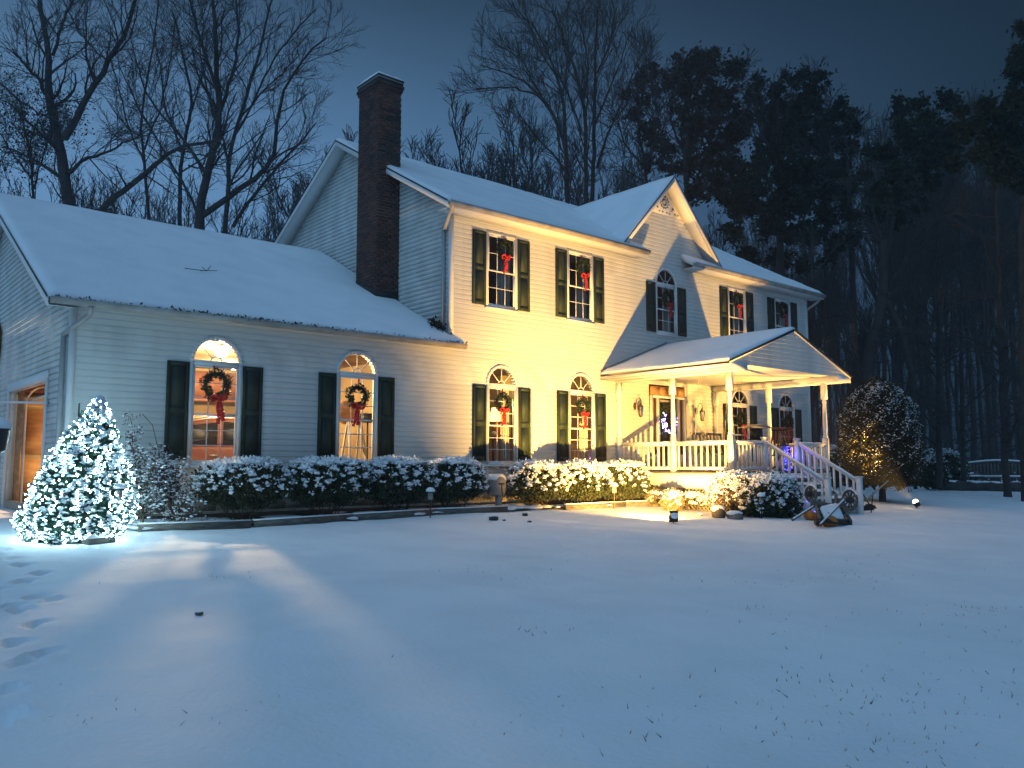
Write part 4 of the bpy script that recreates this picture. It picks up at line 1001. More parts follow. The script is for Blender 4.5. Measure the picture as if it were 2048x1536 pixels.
# snow crust in front part of the bed
bed = empty('bed_edging', (0, 0, 0), 'low dark timber edging along the planting bed in front of the garage wing', 'garden edging')
segs_ = [(-6.9, -5.2), (-5.15, -3.3), (-3.25, -1.4), (-1.35, .3), (1.9, 4.0), (4.05, 6.2)]
for a, c in segs_:
    ya, yc = -1.55 - .12 * math.sin(a * .9), -1.55 - .12 * math.sin(c * .9)
    b = MB(); b.bar((a, ya, gz(a, ya) + .045), (c, yc, gz(c, yc) + .045), .10, .13); b.build('timber', WOODG, bed)
    b = MB(); b.bar((a, ya, gz(a, ya) + .118), (c, yc, gz(c, yc) + .118), .085, .022); b.build('timber_snow', SNOW, bed)
# patchy snow in the bed
C = np.stack([rng.uniform(-6.9, 6.4, 260), rng.uniform(-1.45, -.7, 260), np.zeros(260)], -1); C = np.vstack([C[(C[:, 0] < -5.4)], C[(C[:, 0] > -.4) & (C[:, 0] < 1.7)], C[::6]])
C[:, 2] = gz(C[:, 0], C[:, 1]) + .035; V, F = blobs(C, np.stack([rng.uniform(.15, .4, len(C)), rng.uniform(.1, .25, len(C)), np.full(len(C), .03)], -1), ICO2, .12)
tag(mesh_arr('bed_snow', V, F, SNOW, smooth=True), kind='stuff', label='thin patches of snow on the mulch bed')
# ------------------------------------------------------------------ shrubs
def sup(n, a, b_, c, pw=2.6, low=-.9):
    """points near the surface of a superellipsoid, with outward normals"""
    d = rng.normal(size=(n * 2, 3)); d /= np.linalg.norm(d, axis=1, keepdims=True); d = d[d[:, 2] > low][:n]
    k = (np.abs(d / 1.0) ** pw).sum(1) ** (-1 / pw); s = d * k[:, None]
    return s * np.array([a, b_, c]), d
def lumpy(P, amp, f, seed):
    return 1 + amp * (np.sin(P[:, 0] * f + seed) * np.cos(P[:, 1] * f * 1.3 + seed * 2) + np.sin(P[:, 2] * f * 1.7 + seed * 3) * .6)
def shrub(name, c, dims, label, cat='shrub', group=None, leaf=BOX, lsz=.05, nl=5200, nsn=380, pw=2.8, snsz=(.055, .045, .028), stems=9, base=None, front=.55, lowz=-.75, trunkr=.014, seed=1.0, topcov=.8, inner=True, asp=.55, stemm=None, sparse=0.0, lump=.07, outm=None):
    c = np.array(c, float); o = empty(name, (c[0], c[1], base if base is not None else c[2] - dims[2]), label, cat, group)
    off = c - np.array(o.location)
    P, D = sup(nl, *dims, pw=pw, low=lowz); P = P * (lumpy(P, lump, 4.5, seed) * rng.uniform(.80 - sparse, 1.04, len(P)))[:, None]
    V, F = leaves(P + off, lsz, D * .8, asp); q = mesh_arr('foliage', V, F, leaf, o)
    if inner:
        P2, D2 = sup(int(nl * .35), dims[0] * .75, dims[1] * .75, dims[2] * .8, pw=pw, low=lowz); V, F = leaves(P2 + off, lsz * 1.6, D2 * .3, .9); mesh_arr('inner_foliage', V, F, leaf, o)
    if nsn:
        P, D = sup(nsn * 7, *dims, pw=pw, low=lowz); P = P * (lumpy(P, lump, 4.5, seed) * rng.uniform(.95, 1.05, len(P)))[:, None]
        pr = np.where(D[:, 2] > .62, 1.0, np.clip(front * (D[:, 2] + .55), 0, 1))
        clump = .5 + .5 * np.sin(P[:, 0] * 21 + seed * 5 + 2 * np.sin(P[:, 2] * 13 + P[:, 1] * 9)) * np.sin(P[:, 2] * 24 + seed + P[:, 0] * 5); pr = np.where(D[:, 2] > .72, pr, pr * np.clip(clump * 4.2 - 2.0, .015, 2.0))
        P = P[rng.random(len(P)) < pr]; s = rng.uniform(.3, 1.0, (len(P), 1)) ** 1.1 * np.array(snsz) * rng.uniform(.7, 1.3, (len(P), 3)) * np.where(P[:, 2:3] > dims[2] * .82, np.array([[1.9, 1.8, .95]]), 1.0); V, F = blobs(P + off, s, ICO1 if len(P) > 900 else ICO2, .30); q = mesh_arr('snow', V, F, SNOW, o, smooth=True); q['kind'] = 'stuff'
        P3 = np.repeat(P, 2, 0) + rng.normal(size=(len(P) * 2, 3)) * np.array(snsz) * .8; V, F = leaves(P3 + off, snsz[0] * 1.0, np.tile([0, -.3, .9], (len(P3), 1)), .75); q = mesh_arr('snow_flakes', V, F, SNOW, o); q['kind'] = 'stuff'
    if stems:
        zb = -off[2] * 0; PL = []
        for k in range(stems):
            a = k * 6.283 / stems + rng.uniform(-.3, .3); e = np.array([dims[0] * .62 * math.cos(a), dims[1] * .62 * math.sin(a), off[2] - dims[2] * .25]); r0 = np.array([.06 * math.cos(a), .06 * math.sin(a), -.05])
            t = np.linspace(0, 1, 6)[:, None]; PL.append(r0 * (1 - t) + e * t + np.array([0, 0, -.10]) * np.sin(t * math.pi) + rng.normal(size=(6, 3)) * .015)
            for _ in range(4):
                t0 = rng.integers(2, 5); s0 = PL[-1 - _ if False else -1][t0]; e2 = s0 + np.array([rng.normal() * .16, rng.normal() * .16, rng.uniform(.10, .26)]); tt = np.linspace(0, 1, 6)[:, None]; 
                if _ < 4: PL.insert(0, s0 * (1 - tt) + e2 * tt + rng.normal(size=(6, 3)) * .008)
        PL = np.array(PL); Rr = np.linspace(trunkr, trunkr * .35, 6)[None].repeat(len(PL), 0); Rr[:len(PL) - stems] *= .5
        V, F = tubes(PL, Rr, 5); mesh_arr('stems', V, F, stemm or TWIG, o)
    return o
# left hedge: four clipped bushes grown together, right hedge: three
hl = [(-5.05, .80, 'leftmost bush of the snow-topped hedge below the first window'), (-3.50, .82, 'second bush of the snow-topped hedge, between the two garage windows'), (-2.00, .78, 'third bush of the snow-topped hedge, under the window with the ladder'), (-.62, .76, 'last bush of the left hedge, ending below the house corner')]
for k, (x, hx, lb) in enumerate(hl):
    shrub('hedge_bush', (x, -1.02, .67), (hx, .47, .40), lb, 'hedge bush', 'clipped hedge bushes in front of the garage wing', base=.02, seed=1.7 * k + .4, pw=2.6, nl=6600, nsn=430, front=.50, lowz=-.95)
hr = [(1.62, .74, 'first bush of the right hedge, dark left end beside the grey utility box'), (3.05, .80, 'middle bush of the right hedge, brightly lit yellow'), (4.45, .78, 'last bush of the right hedge, against the porch corner')]
for k, (x, hx, lb) in enumerate(hr):
    shrub('hedge_bush', (x, -1.05, .60), (hx, .48, .42), lb, 'hedge bush', 'clipped hedge bushes between the corner and the porch', base=-.0, seed=2.3 * k + 3, pw=2.6, nl=6400, nsn=430, front=.52, lowz=-.95)
# small mounded grasses / perennials by the porch
for k, (px, py, w_, h_, lb) in enumerate(((1312, 1008, .20, .17, 'low round snow-capped plant left of the larger one below the hedge end'), (1345, 1017, .22, .22, 'round snow-capped ornamental plant between hedge and porch lattice'))):
    p = gnd(px, py + 4); shrub('mound_plant', (p[0], p[1], p[2] + h_), (w_, w_, h_), lb, 'plant', 'snow-capped mound plants', leaf=GRASSD, lsz=.09, nl=1500, nsn=150, stems=0, base=p[2], snsz=(.05, .05, .03), pw=2.2, asp=.2, front=.35)
# snowy low perennials in front of the lattice
for k, (px, py, w_, h_, nl) in enumerate(((1385, 1020, .40, .20, 900), (1425, 1008, .36, .24, 800))):
    p = gnd(px, py); shrub('perennial_clump', (p[0], p[1], p[2] + h_), (w_, w_ * .7, h_), ['snow-dusted dry perennials in front of the porch lattice', 'taller dry perennials beside the tall lit sapling', 'thin dead stalks at the lawn edge in front of the rocks'][k], 'plant', 'dry perennials below the porch', leaf=GRASSD, lsz=.07, nl=nl, nsn=120, stems=7, base=p[2], pw=2, asp=.25, sparse=.4, trunkr=.006, inner=False, front=.6)
# lit sapling with snow clods
p = gnd(1398, 1012); sp_ = empty('snowy_sapling', tuple(p), 'thin snow-laden sapling glowing in the floodlight before the porch railing', 'sapling')
C = []; b = MB()
for k in range(9):
    a = rng.uniform(0, 6.28); hh = rng.uniform(.55, 1.05); e = np.array([.28 * math.cos(a) * rng.uniform(.2, 1), .2 * math.sin(a), hh]); pts = [np.array([0, 0, -.05]), e * (.3, .3, .45), e * (.7, .7, .75), e]; b.tube(pts, [.008, .006, .005, .003], 5)
    for t in (.6, .75, .88, 1): C.append(e * (t, t, t) + rng.normal(size=3) * .015)
b.build('stem', TWIG, sp_); C = np.array(C); V, F = blobs(C, rng.uniform(.022, .055, (len(C), 1)) * np.array([1, 1, 1.1]), ICO2, .2); q = mesh_arr('snow', V, F, SNOW, sp_, smooth=True); q['kind'] = 'stuff'
V, F = leaves(np.repeat(C, 8, 0) + rng.normal(size=(len(C) * 8, 3)) * .03, .05); mesh_arr('foliage', V, F, GRASSD, sp_)
# big bushes before the steps
p = gnd(1478, 1034); shrub('twiggy_bush', (p[0] + .12, p[1] + .25, p[2] + .52), (.62, .5, .46), 'open twiggy bush full of snow left of the dense evergreen by the steps', 'bush', leaf=NAND, lsz=.05, nl=1500, nsn=420, stems=26, base=p[2], pw=2.0, inner=False, sparse=.5, snsz=(.035, .035, .025), trunkr=.009, front=.8, lowz=-.6)
p = gnd(1572, 1036); shrub('evergreen_bush', (p[0] + .05, p[1] + .45, p[2] + .42), (.78, .62, .50), 'dense dark evergreen bush with snow on top beside the porch steps', 'bush', leaf=BOX, lsz=.06, nl=9000, nsn=700, stems=5, base=p[2], pw=2.3, front=.55, lowz=-.8, snsz=(.05, .045, .03))
# nandina shrubs by the garage corner
def nandina(px, py, hgt, wdt, label, lean=(0, 0), nst=8, nlf=900, Yv=-1.2, group='snowy leggy shrubs at the garage corner'):
    q = at(px, py, 1, Yv); z0 = float(gz(q[0], Yv)); o = empty('leggy_shrub', (q[0], Yv, z0), label, 'shrub', group); PL = []; T = []
    for k in range(nst):
        a = rng.uniform(0, 6.28); e = np.array([wdt * rng.uniform(.1, 1) * math.cos(a) + lean[0], wdt * .6 * math.sin(a) + lean[1], hgt * rng.uniform(.6, 1)]); t = np.linspace(0, 1, 6)[:, None]
        P = e * t * np.array([1, 1, 1]) ; P[:, :2] *= t ** .6; P = P + rng.normal(size=(6, 3)) * .01; PL.append(P); T.append(P[-1]); T.append(P[-2]); T.append(P[3])
        for _ in range(5):
            s0 = P[rng.integers(2, 6)]; e2 = s0 + np.array([rng.normal() * .13, rng.normal() * .1, rng.uniform(-.03, .16)]); PL.append(s0 * (1 - t) + e2 * t); T.append(e2)
    PL = np.array(PL); V, F = tubes(PL, np.linspace(.008, .003, 6)[None].repeat(len(PL), 0), 5); mesh_arr('stems', V, F, TWIG, o)
    T = np.array(T); C = T[rng.integers(0, len(T), nlf)] + rng.normal(size=(nlf, 3)) * (.07, .06, .055); V, F = leaves(C, .06, None, .3); mesh_arr('foliage', V, F, NAND, o)
    ns_ = nlf // 3; C = T[rng.integers(0, len(T), ns_)] + rng.normal(size=(ns_, 3)) * (.075, .06, .055) + (0, 0, .01)
    V, F = blobs(C, rng.uniform(.5, 1.3, (ns_, 1)) * np.array([.028, .018, .013]), ICO1, .25); q = mesh_arr('snow', V, F, SNOW, o, smooth=True); q['kind'] = 'stuff'
nandina(262, 1035, 1.75, .20, 'tall leggy snowy shrub rising behind the lit conifer', (-.02, 0), 4, 800, -.75)
nandina(345, 1040, 1.25, .42, 'bushy snow-covered shrub between lit conifer and the first window', (-.05, 0), 12, 2600, -.9)
nandina(285, 1050, .95, .28, 'low snowy shrub pressed against the right side of the lit conifer', (-.05, 0), 8, 1500, -1.35)
nandina(362, 1045, .38, .12, 'smallest round snowy sprig at the edge of the planting bed', (0, 0), 6, 420, -1.45)
# one long bare shoot leaning to the window
b = MB(); s0 = at(318, 905, 1, -.6); b.tube([s0 + (.0, 0, -.3), s0, at(305, 850, 1, -.6), at(285, 828, 1, -.6)], .006, 5); tag(b.build('bare_shoot', TWIG), 'single curved bare shoot arching up beside the left shutter of the first window', 'shoot')
# ------------------------------------------------------------------ lit conifer
LT = np.array([-7.78, -2.0, 0.0]); q = gnd(140, 1062); LT[:2] = at(146, 1062, 1, -2.0)[:2]; LT[2] = gz(LT[0], LT[1])
HT = 1.95
def lean(P): P = np.array(P); P[..., 0] += .11 * P[..., 2]; P[..., 1] -= .09 * P[..., 2]; return P
def prof(t): return .67 * np.where(t < .12, .80 + 1.667 * t, 1.0 - (np.maximum(t - .12, 0) / .88) ** 1.5 * .96)
lt = empty('conifer', tuple(LT), 'broad snow-covered cone-shaped conifer at the garage corner, wrapped in lights', 'conifer')
n = 24000; t = rng.random(n) ** 1.45; a = rng.uniform(0, 6.283, n); lob = 1 + .09 * np.sin(a * 5 + t * 9) + .05 * np.sin(a * 11 - t * 23); r = prof(t) * lob * rng.uniform(.70, 1.04, n)
P = np.stack([r * np.cos(a), r * np.sin(a), t * HT], -1); Nn = np.stack([np.cos(a), np.sin(a), .5 + 0 * a], -1); V, F = leaves(lean(P), .055 - .02 * t[:, None], Nn, .4); mesh_arr('foliage', V, F, FIRG, lt)
n = 2600; t = rng.random(n) ** 1.5 * .86; a = rng.uniform(0, 6.283, n); r = prof(t) * .72; V, F = leaves(lean(np.stack([r * np.cos(a), r * np.sin(a), t * HT * .97], -1)), .16, None, .8); mesh_arr('inner_foliage', V, F, FIRG, lt)
b = MB(); b.tube([(0, 0, -.1), (0, 0, HT * .96)], [.05, .01], 8); b.build('trunk', BARK, lt)
n = 8200; t = rng.random(n) ** 1.15; a = rng.uniform(0, 6.283, n); cl = np.sin(a * 6 + t * 14) * np.sin(t * 30 + a * 2); k = rng.random(n) < .55 + .5 * cl; t, a = t[k], a[k]; lob = 1 + .09 * np.sin(a * 5 + t * 9) + .05 * np.sin(a * 11 - t * 23); r = prof(t) * lob * 1.0
C = np.stack([r * np.cos(a), r * np.sin(a), t * HT + .01], -1); V, F = blobs(lean(C), rng.uniform(.3, 1.15, (len(C), 1)) * np.array([.034, .034, .020]), ICO1, .4); q = mesh_arr('snow', V, F, SNOW, lt, smooth=True); q['kind'] = 'stuff'
ls = empty('string_lights', tuple(LT), 'net of cool white string lights wrapped round the snowy conifer', 'string lights')
n = 1000; k = np.arange(n); t = ((k + .5) / n) ** 1.18 * .99; a = k * 2.399963 + rng.normal(size=n) * .1; lob = 1 + .09 * np.sin(a * 5 + t * 9) + .05 * np.sin(a * 11 - t * 23); r = prof(t) * lob * 1.05 + .01
C = np.stack([r * np.cos(a), r * np.sin(a), t * HT], -1) + rng.normal(size=(n, 3)) * .012
V, F = blobs(lean(C), rng.uniform(.005, .0115, (n, 1)) * np.ones((1, 3)), ICO1, .15); q = mesh_arr('bulbs', V, F, LED, ls); q['kind'] = 'stuff'
PL = []
for s in range(14):
    kk = np.linspace(.02, .97, 40); aa = s * .4488 + .25 * np.sin(kk * 40); rr = prof(kk) * 1.03; PL.append(np.stack([rr * np.cos(aa), rr * np.sin(aa), kk * HT], -1))
V, F = tubes(lean(np.array(PL)), np.full((14, 40), .0025), 3); q = mesh_arr('wires', V, F, FLASH, ls); q['kind'] = 'stuff'
# dark box in the snow before it
p = gnd(194, 1086); o = empty('ground_box', tuple(p), 'low dark rectangular box with a snow cap in front of the lit conifer', 'box', rz=.35)
b = MB(); b.box(-.20, .20, -.12, .12, -.05, .075); q = b.build('body', WOODG, o); md = q.modifiers.new('b', 'BEVEL'); md.width = .012
snow_sheet('snow_cap', (-.21, -.125, .075), (.21, -.125, .075), (.21, .125, .075), (-.21, .125, .075), .05, 10, 6, o, edge=.05)
# lamp post at the left edge
p = at(-12, 1010, 1, -4.2); z0 = float(gz(p[0], -4.2)); zt = at(-12, 905, 1, -4.2)[2]
lp = empty('lamp_post', (p[0], -4.2, z0), 'unlit black lantern post with a snow cap, cut by the left edge of the picture', 'lamp post')
b = MB(); b.tube([(0, 0, -.1), (0, 0, zt - z0)], .035, 10); b.build('post', BLACK, lp)
b = MB(); h0 = zt - z0; b.lathe([(.05, h0), (.09, h0 + .03), (.115, h0 + .24), (.13, h0 + .26)], n=8); b.build('lantern', BLACK, lp)
b = MB(); b.lathe([(.135, h0 + .26), (.13, h0 + .30), (.09, h0 + .35), (.03, h0 + .385), (0, h0 + .39)], n=14); b.build('snow_cap', SNOW, lp, smooth=True)
# ------------------------------------------------------------------ path lights
def path_light(p, label):
    o = empty('path_light', tuple(p), label, 'path light', 'snow-capped garden path lights')
    b = MB(); b.tube([(0, 0, -.1), (0, 0, .36)], .012, 8); b.build('stake', BLACK, o)
    b = MB(); b.lathe([(.035, .34), (.05, .36), (.05, .47), (.04, .48)], n=12); b.build('lens', GREY, o)
    b = MB(); b.lathe([(.09, .47), (.085, .49), (.02, .52), (0, .52)], n=16); b.build('cap', BLACK, o)
    b = MB(); b.lathe([(.088, .49), (.085, .53), (.05, .565), (0, .575)], n=16); b.build('snow_cap', SNOW, o, smooth=True)
    return o
for (px, py, Yv, lb) in ((238, 970, -2.5, 'hooded black path light with glass sides at the right foot of the lit conifer'), (861, 978, -1.75, 'path light with white snow dome in front of the left hedge'), (1228, 968, -1.85, 'path light with warm lit snow dome in front of the right hedge'), (1522, 988, -4.6, 'path light between the twiggy bush and the evergreen bush')):
    p = at(px, py, 1, Yv); z0 = p[2] - .54; path_light((p[0], Yv, z0), lb)
# utility box between the hedges
p = at(1002, 970, 1, -1.1); ub = empty('utility_box', (p[0], -1.1, float(gz(p[0], -1.1))), 'grey rounded box with dark slot and snow cap on a short post between the hedges', 'utility box', rz=.25)
zz = p[2] - .02 - float(gz(p[0], -1.1))
P0 = [(-.17, 0, zz - .12), (-.19, 0, zz + .06)] + [(-.19 * math.cos(a), 0, zz + .06 + .13 * math.sin(a)) for a in np.linspace(.3, 2.84, 9)] + [(.19, 0, zz + .06), (.17, 0, zz - .12), (.10, 0, zz - .2), (-.10, 0, zz - .2)]
b = MB(); b.prism(P0, (0, .26, 0)); b.build('body', GREY, ub)
b = MB(); b.box(-.09, .11, -.012, -.002, zz + .03, zz + .06); b.build('slot', BLACK, ub)
b = MB(); b.tube([(.02, -.008, zz + .03), (.02, -.01, zz - .1), (.05, -.008, zz - .18), (.03, 0, zz - .35)], .009, 5); b.build('cable', BLACK, ub)
b = MB(); b.box(-.05, .07, .03, .12, 0, zz - .19); b.build('post', GREY, ub)
b = MB(); b.prism([(-.2 * math.cos(a), -.01, zz + .07 + .14 * math.sin(a)) for a in np.linspace(.35, 2.8, 10)] + [(.17 * math.cos(a), -.01, zz + .11 + .14 * math.sin(a)) for a in np.linspace(.35, 2.8, 10)][::1], (0, .28, 0)); b.build('snow_cap', SNOW, ub)
b = MB(); b.box(-.34, -.26, .28, .40, zz - .1, zz + .1); b.build('side_meter', GREY, ub)
# ------------------------------------------------------------------ stones on the lawn
def stone(px, py, s, label, m=STONED, group='snow-capped stones', up=.35, capf=.75):
    p = gnd(px, py); o = empty('stone', tuple(p), label, 'stone', group); V, F = blobs(np.array([[0, 0, s[2] * up]]), np.array([s]), ICO3, .05); mesh_arr('body', V, F, m, o, smooth=True)
    V, F = blobs(np.array([[-s[0]*.1, 0, s[2] * (up + capf)]]), np.array([[s[0] * .88, s[1] * .88, s[2] * .42]]), ICO3, .03); mesh_arr('snow_cap', V, F, SNOW, o, smooth=True); return o
stone(987, 1040, (.13, .09, .07), 'dark stone with twig, left of the little stones on the lawn below the utility box'); stone(1008, 1042, (.035, .03, .03), 'pebble just right of the dark stone with twig')
stone(1050, 1031, (.06, .05, .05), 'upright dark pointed stone on the lawn, upper right of the four'); stone(1059, 1045, (.045, .04, .035), 'small dark stone nearest the camera of the four on the lawn')
stone(1437, 1035, (.17, .13, .19), 'taller dark rock with a thick snow cap by the twiggy bush', capf=.62); stone(1470, 1038, (.19, .12, .13), 'pale low rock with a snow cap by the twiggy bush', STONE, capf=.6); stone(1456, 1020, (.15, .12, .10), 'rock half buried in snow behind the taller dark one', STONE)
stone(398, 1228, (.05, .035, .02), 'small lone stone in the snow on the left lawn', STONE); stone(1400, 1212 - 180, (.05, .05, .04), 'pebble beside the flood light bank', STONE)
b = MB(); p = gnd(983, 1040); b.tube([p + (-.08, -.05, .04), p + (-.2, -.18, .03), p + (-.26, -.32, .01)], .004, 4); tag(b.build('twig', TWIG), 'thin bent twig on the snow by the dark stone', 'twig')
# ------------------------------------------------------------------ flood lights
def flood(p, target, label, W, cone=120, bulb=False):
    p = np.array(p, float); d = np.array(target, float) - p; yaw = math.atan2(d[1], d[0])
    o = empty('flood_light', tuple(p), label, 'flood light', rz=yaw - math.pi / 2)
    b = MB(); b.tube([(0, 0, -.1), (0, 0, .03)], .012); b.tube([(-.085, 0, .12), (-.085, 0, .03), (.085, 0, .03), (.085, 0, .12)], .008, 5); b.build('bracket', BLACK, o)
    hd = empty('head', (0, 0, .12), parent=o); hd.rotation_euler = (R_(60), 0, 0)
    b = MB(); b.box(-.08, .08, -.06, .05, -.075, .075); q = b.build('housing', BLACK, hd); md = q.modifiers.new('b', 'BEVEL'); md.width = .012
    b = MB(); b.box(-.068, .068, .051, .053, -.062, .062); b.build('lens', FLOODF, hd)
    b = MB(); b.box(-.085, .085, .045, .10, .072, .078); b.build('visor', BLACK, hd)
    V, F = blobs(np.array([[0, -.01, .085]]), np.array([[.08, .065, .022]]), ICO3, .03); mesh_arr('snow_cap', V, F, SNOW, hd, smooth=True)
    for k in range(5): b = MB(); b.box(-.075, .075, -.075 , -.061, -.06 + k * .026, -.05 + k * .026); b.build('fin', BLACK, hd)
    l = bpy.data.lights.new('flood_beam', 'SPOT'); l.energy = W; l.color = SPOT_COL; l.spot_size = R_(cone); l.spot_blend = 1.0; l.shadow_soft_size = .05
    lo = bpy.data.objects.new('flood_beam', l); link(lo); lo.location = tuple(p + d / np.linalg.norm(d) * .14 + (0, 0, .14)); lo.rotation_euler = Vector(d).to_track_quat('-Z', 'Y').to_euler()
    if bulb:
        b = MB(); b.lathe([(.062, .05), (.066, .075), (.058, .10), (.035, .12), (0, .127)], (0, 0, 0), 16, axis='y'); b.build('bulb', FLOODF, hd, smooth=True)
    return o
f1 = np.array([2.0, -4.5, 0]); f1[2] = gz(2.0, -4.5); f1 = gnd(1347, 1047); flood(f1, (5.0, 0, 3.3), 'black flood light standing in the lawn, lighting hedge and house wall', SPOT_W, 132)
f2 = gnd(1834, 1017); flood(f2, (8.9, 0, 5.2), 'glaring flood light in the snow at the right, below the dark evergreen', SPOT_W * .72, 66, True)
print('floods', f1, f2)
# ------------------------------------------------------------------ antique cart, pumpkins, plough
p = at(1655, 1040, 1, -5.95); p[2] = gz(p[0], p[1]); ct = empty('antique_cart', tuple(p), 'old wooden wheelbarrow cart with spoked wheels and handles lying in the snow by the steps', 'cart')
def wheel(parent, c, r, ax, name='wheel'):
    wv = empty(name, c, parent=parent); wv.rotation_euler = (0, 0, ax)
    b = MB(); n = 24; pts = [(0, r * math.cos(a), r * math.sin(a)) for a in np.linspace(0, 6.2832, n + 1)]
    b.tube(pts, .028, 6); b.build('rim', WOODG, wv)
    b = MB(); b.lathe([(.05, -.09), (.06, 0), (.05, .09)], n=10, axis='x'); b.build('hub', IRON, wv)
    for k in range(10):
        a = k * .6283; b = MB(); b.bar((0, .05 * math.cos(a), .05 * math.sin(a)), (0, (r - .02) * math.cos(a), (r - .02) * math.sin(a)), .028, .028, up=(1, 0, 0)); b.build('spoke', WOODG, wv)
    b = MB(); P = [(0, (r + .035) * math.cos(a), (r + .035) * math.sin(a)) for a in np.linspace(.5, 2.64, 14)]; b.tube(P, .022, 6); b.build('snow', SNOW, wv, smooth=True)
w1 = at(1700, 1000, 1, -5.55) - p; w2 = at(1622, 988, 1, -5.35) - p
wheel(ct, tuple(w1), .21, -.35); wheel(ct, tuple(w2), .16, -.35)
def pc(px, py, dep): return at(px, py, 1, p[1] + dep) - p
b = MB(); b.bar(pc(1622, 1006, .1), pc(1668, 1016, .1), .03, .15); b.bar(pc(1672, 990, .15), pc(1672, 1022, .1), .05, .05, up=(0, 1, 0)); b.build('frame_board', WOODG, ct)
for (A, Bq) in (((1585, 1040, -.2), (1626, 1014, .05)), ((1640, 1050, -.5), (1688, 1000, .1))):
    b = MB(); b.tube([pc(*A), pc(*Bq)], .022, 7); b.build('handle', WOODG, ct); b = MB(); b.tube([pc(*A) + (0, 0, .018), pc(*Bq) + (0, 0, .018)], .016, 7); b.build('handle_snow', SNOW, ct)
for k in range(5):
    t0, t1 = k / 5 + .01, (k + 1) / 5 - .015; A0, A1, B0, B1 = pc(1632, 1018, 0), pc(1640, 1040, -.4), pc(1680, 1010, .1), pc(1703, 1050, -.45)
    b = MB(); b.prism([A0 + (A1 - A0) * t0, B0 + (B1 - B0) * t0, B0 + (B1 - B0) * t1, A0 + (A1 - A0) * t1], (0, 0, -.04)); b.build('tray_board', WOODG if k % 2 else IRON, ct)
b = MB(); b.bar(pc(1632, 1015, 0), pc(1640, 1037, -.4), .03, .10); b.bar(pc(1680, 1006, .1), pc(1703, 1046, -.45), .03, .10); b.build('side_board', WOODG, ct)
snow_sheet('tray_snow', pc(1648, 1036, -.33), pc(1688, 1038, -.30), pc(1676, 1011, .06), pc(1640, 1019, -.02), .06, 14, 10, ct, lump=.03, edge=.12)
def pumpkin(px, py, r, label, sq=.75):
    q = gnd(px, py); o = empty('pumpkin', tuple(q + (0, 0, r * sq * .8)), label, 'pumpkin', 'pumpkins under the cart'); n, m = 30, 10; V = []
    for j in range(m + 1):
        ph = -math.pi / 2 + math.pi * j / m
        for i in range(n): a = 6.2832 * i / n; rr = r * math.cos(ph) * (1 + .07 * math.cos(a * 10)); V.append((rr * math.cos(a), rr * math.sin(a), r * sq * math.sin(ph)))
    F = [(j*n+i, j*n+(i+1) % n, (j+1)*n+(i+1) % n, (j+1)*n+i) for j in range(m) for i in range(n)]
    b = MB(); b.add(V, F); b.build('body', PUMP, o, smooth=True); b = MB(); b.tube([(0, 0, r * sq * .9), (.01, 0, r * sq + .05)], .016, 6); b.build('stalk', LATT, o)
pumpkin(1622, 1040, .14, 'orange pumpkin under the left handle of the cart'); pumpkin(1658, 1052, .16, 'orange pumpkin nearest the camera below the cart tray'); pumpkin(1690, 1048, .11, 'small orange pumpkin at the right end of the cart')
q = gnd(1637, 1052); o = empty('iron_kettle', tuple(q), 'small round black kettle by the end of the cart handle', 'kettle'); b = MB(); b.lathe([(0, 0), (.06, .01), (.085, .06), (.075, .12), (.05, .14), (.055, .15)], n=16); b.build('body', BLACK, o, smooth=True); b = MB(); b.tube([(-.07, 0, .12), (-.05, 0, .2), (.05, 0, .2), (.07, 0, .12)], .006, 5); b.build('handle', BLACK, o)
p2 = gnd(1745, 1026); pl = empty('iron_plough', tuple(p2), 'small antique iron plough with a long pale handle right of the steps', 'plough')
def pq(px, py, d=0): return at(px, py, 1, p2[1] + d) - p2
b = MB(); b.tube([pq(1730, 1002), pq(1776, 962)], .020, 7); b.build('handle', LATT, pl)
b = MB(); b.tube([pq(1724, 985), pq(1738, 1008), pq(1750, 1012)], .014, 6); b.tube([pq(1742, 1028), pq(1746, 985)], .014, 6); b.tube([pq(1724, 1012), pq(1752, 1016)], .018, 6); b.build('beam', IRON, pl)
b = MB(); b.prism([pq(1726, 1022), pq(1736, 1008), pq(1752, 1012), pq(1748, 1020)], (0, .05, 0)); b.build('blade', IRON, pl)
# ------------------------------------------------------------------ dark evergreen on the right
q = gnd(1765, 1004); EV = q
HE = 3.4; ev = empty('evergreen_tree', tuple(EV), 'dense dark egg-shaped evergreen dusted with snow, right of the porch steps', 'evergreen tree')
sc_ = np.linalg.norm(EV[:2] - CAM[:2]) / 25.4
HE *= sc_
def prof2(t): return 1.06 * sc_ * np.clip(np.where(t < .35, .80 + .57 * t, (1 - (np.maximum(t - .35, 0) / .65) ** 2.2) ** .62), 0.02, 1)
n = 24000; t = rng.random(n); a = rng.uniform(0, 6.283, n); lob = 1 + .09 * np.sin(a * 4 + t * 7) + .06 * np.sin(a * 9 - t * 19); r = prof2(t) * lob * rng.uniform(.68, 1.07, n)
zz_ = HE * (.13 + .87 * t); P = np.stack([r * np.cos(a), r * np.sin(a), zz_], -1); Nn = np.stack([np.cos(a), np.sin(a), .3 + 0 * a], -1); V, F = leaves(P, .085, Nn, .4); mesh_arr('crown', V, F, CEDAR, ev)
n = 3000; t = rng.random(n); a = rng.uniform(0, 6.283, n); r = prof2(t) * .7; V, F = leaves(np.stack([r * np.cos(a), r * np.sin(a), HE * (.14 + .84 * t)], -1), .22, None, .8); mesh_arr('inner_crown', V, F, CEDAR, ev)
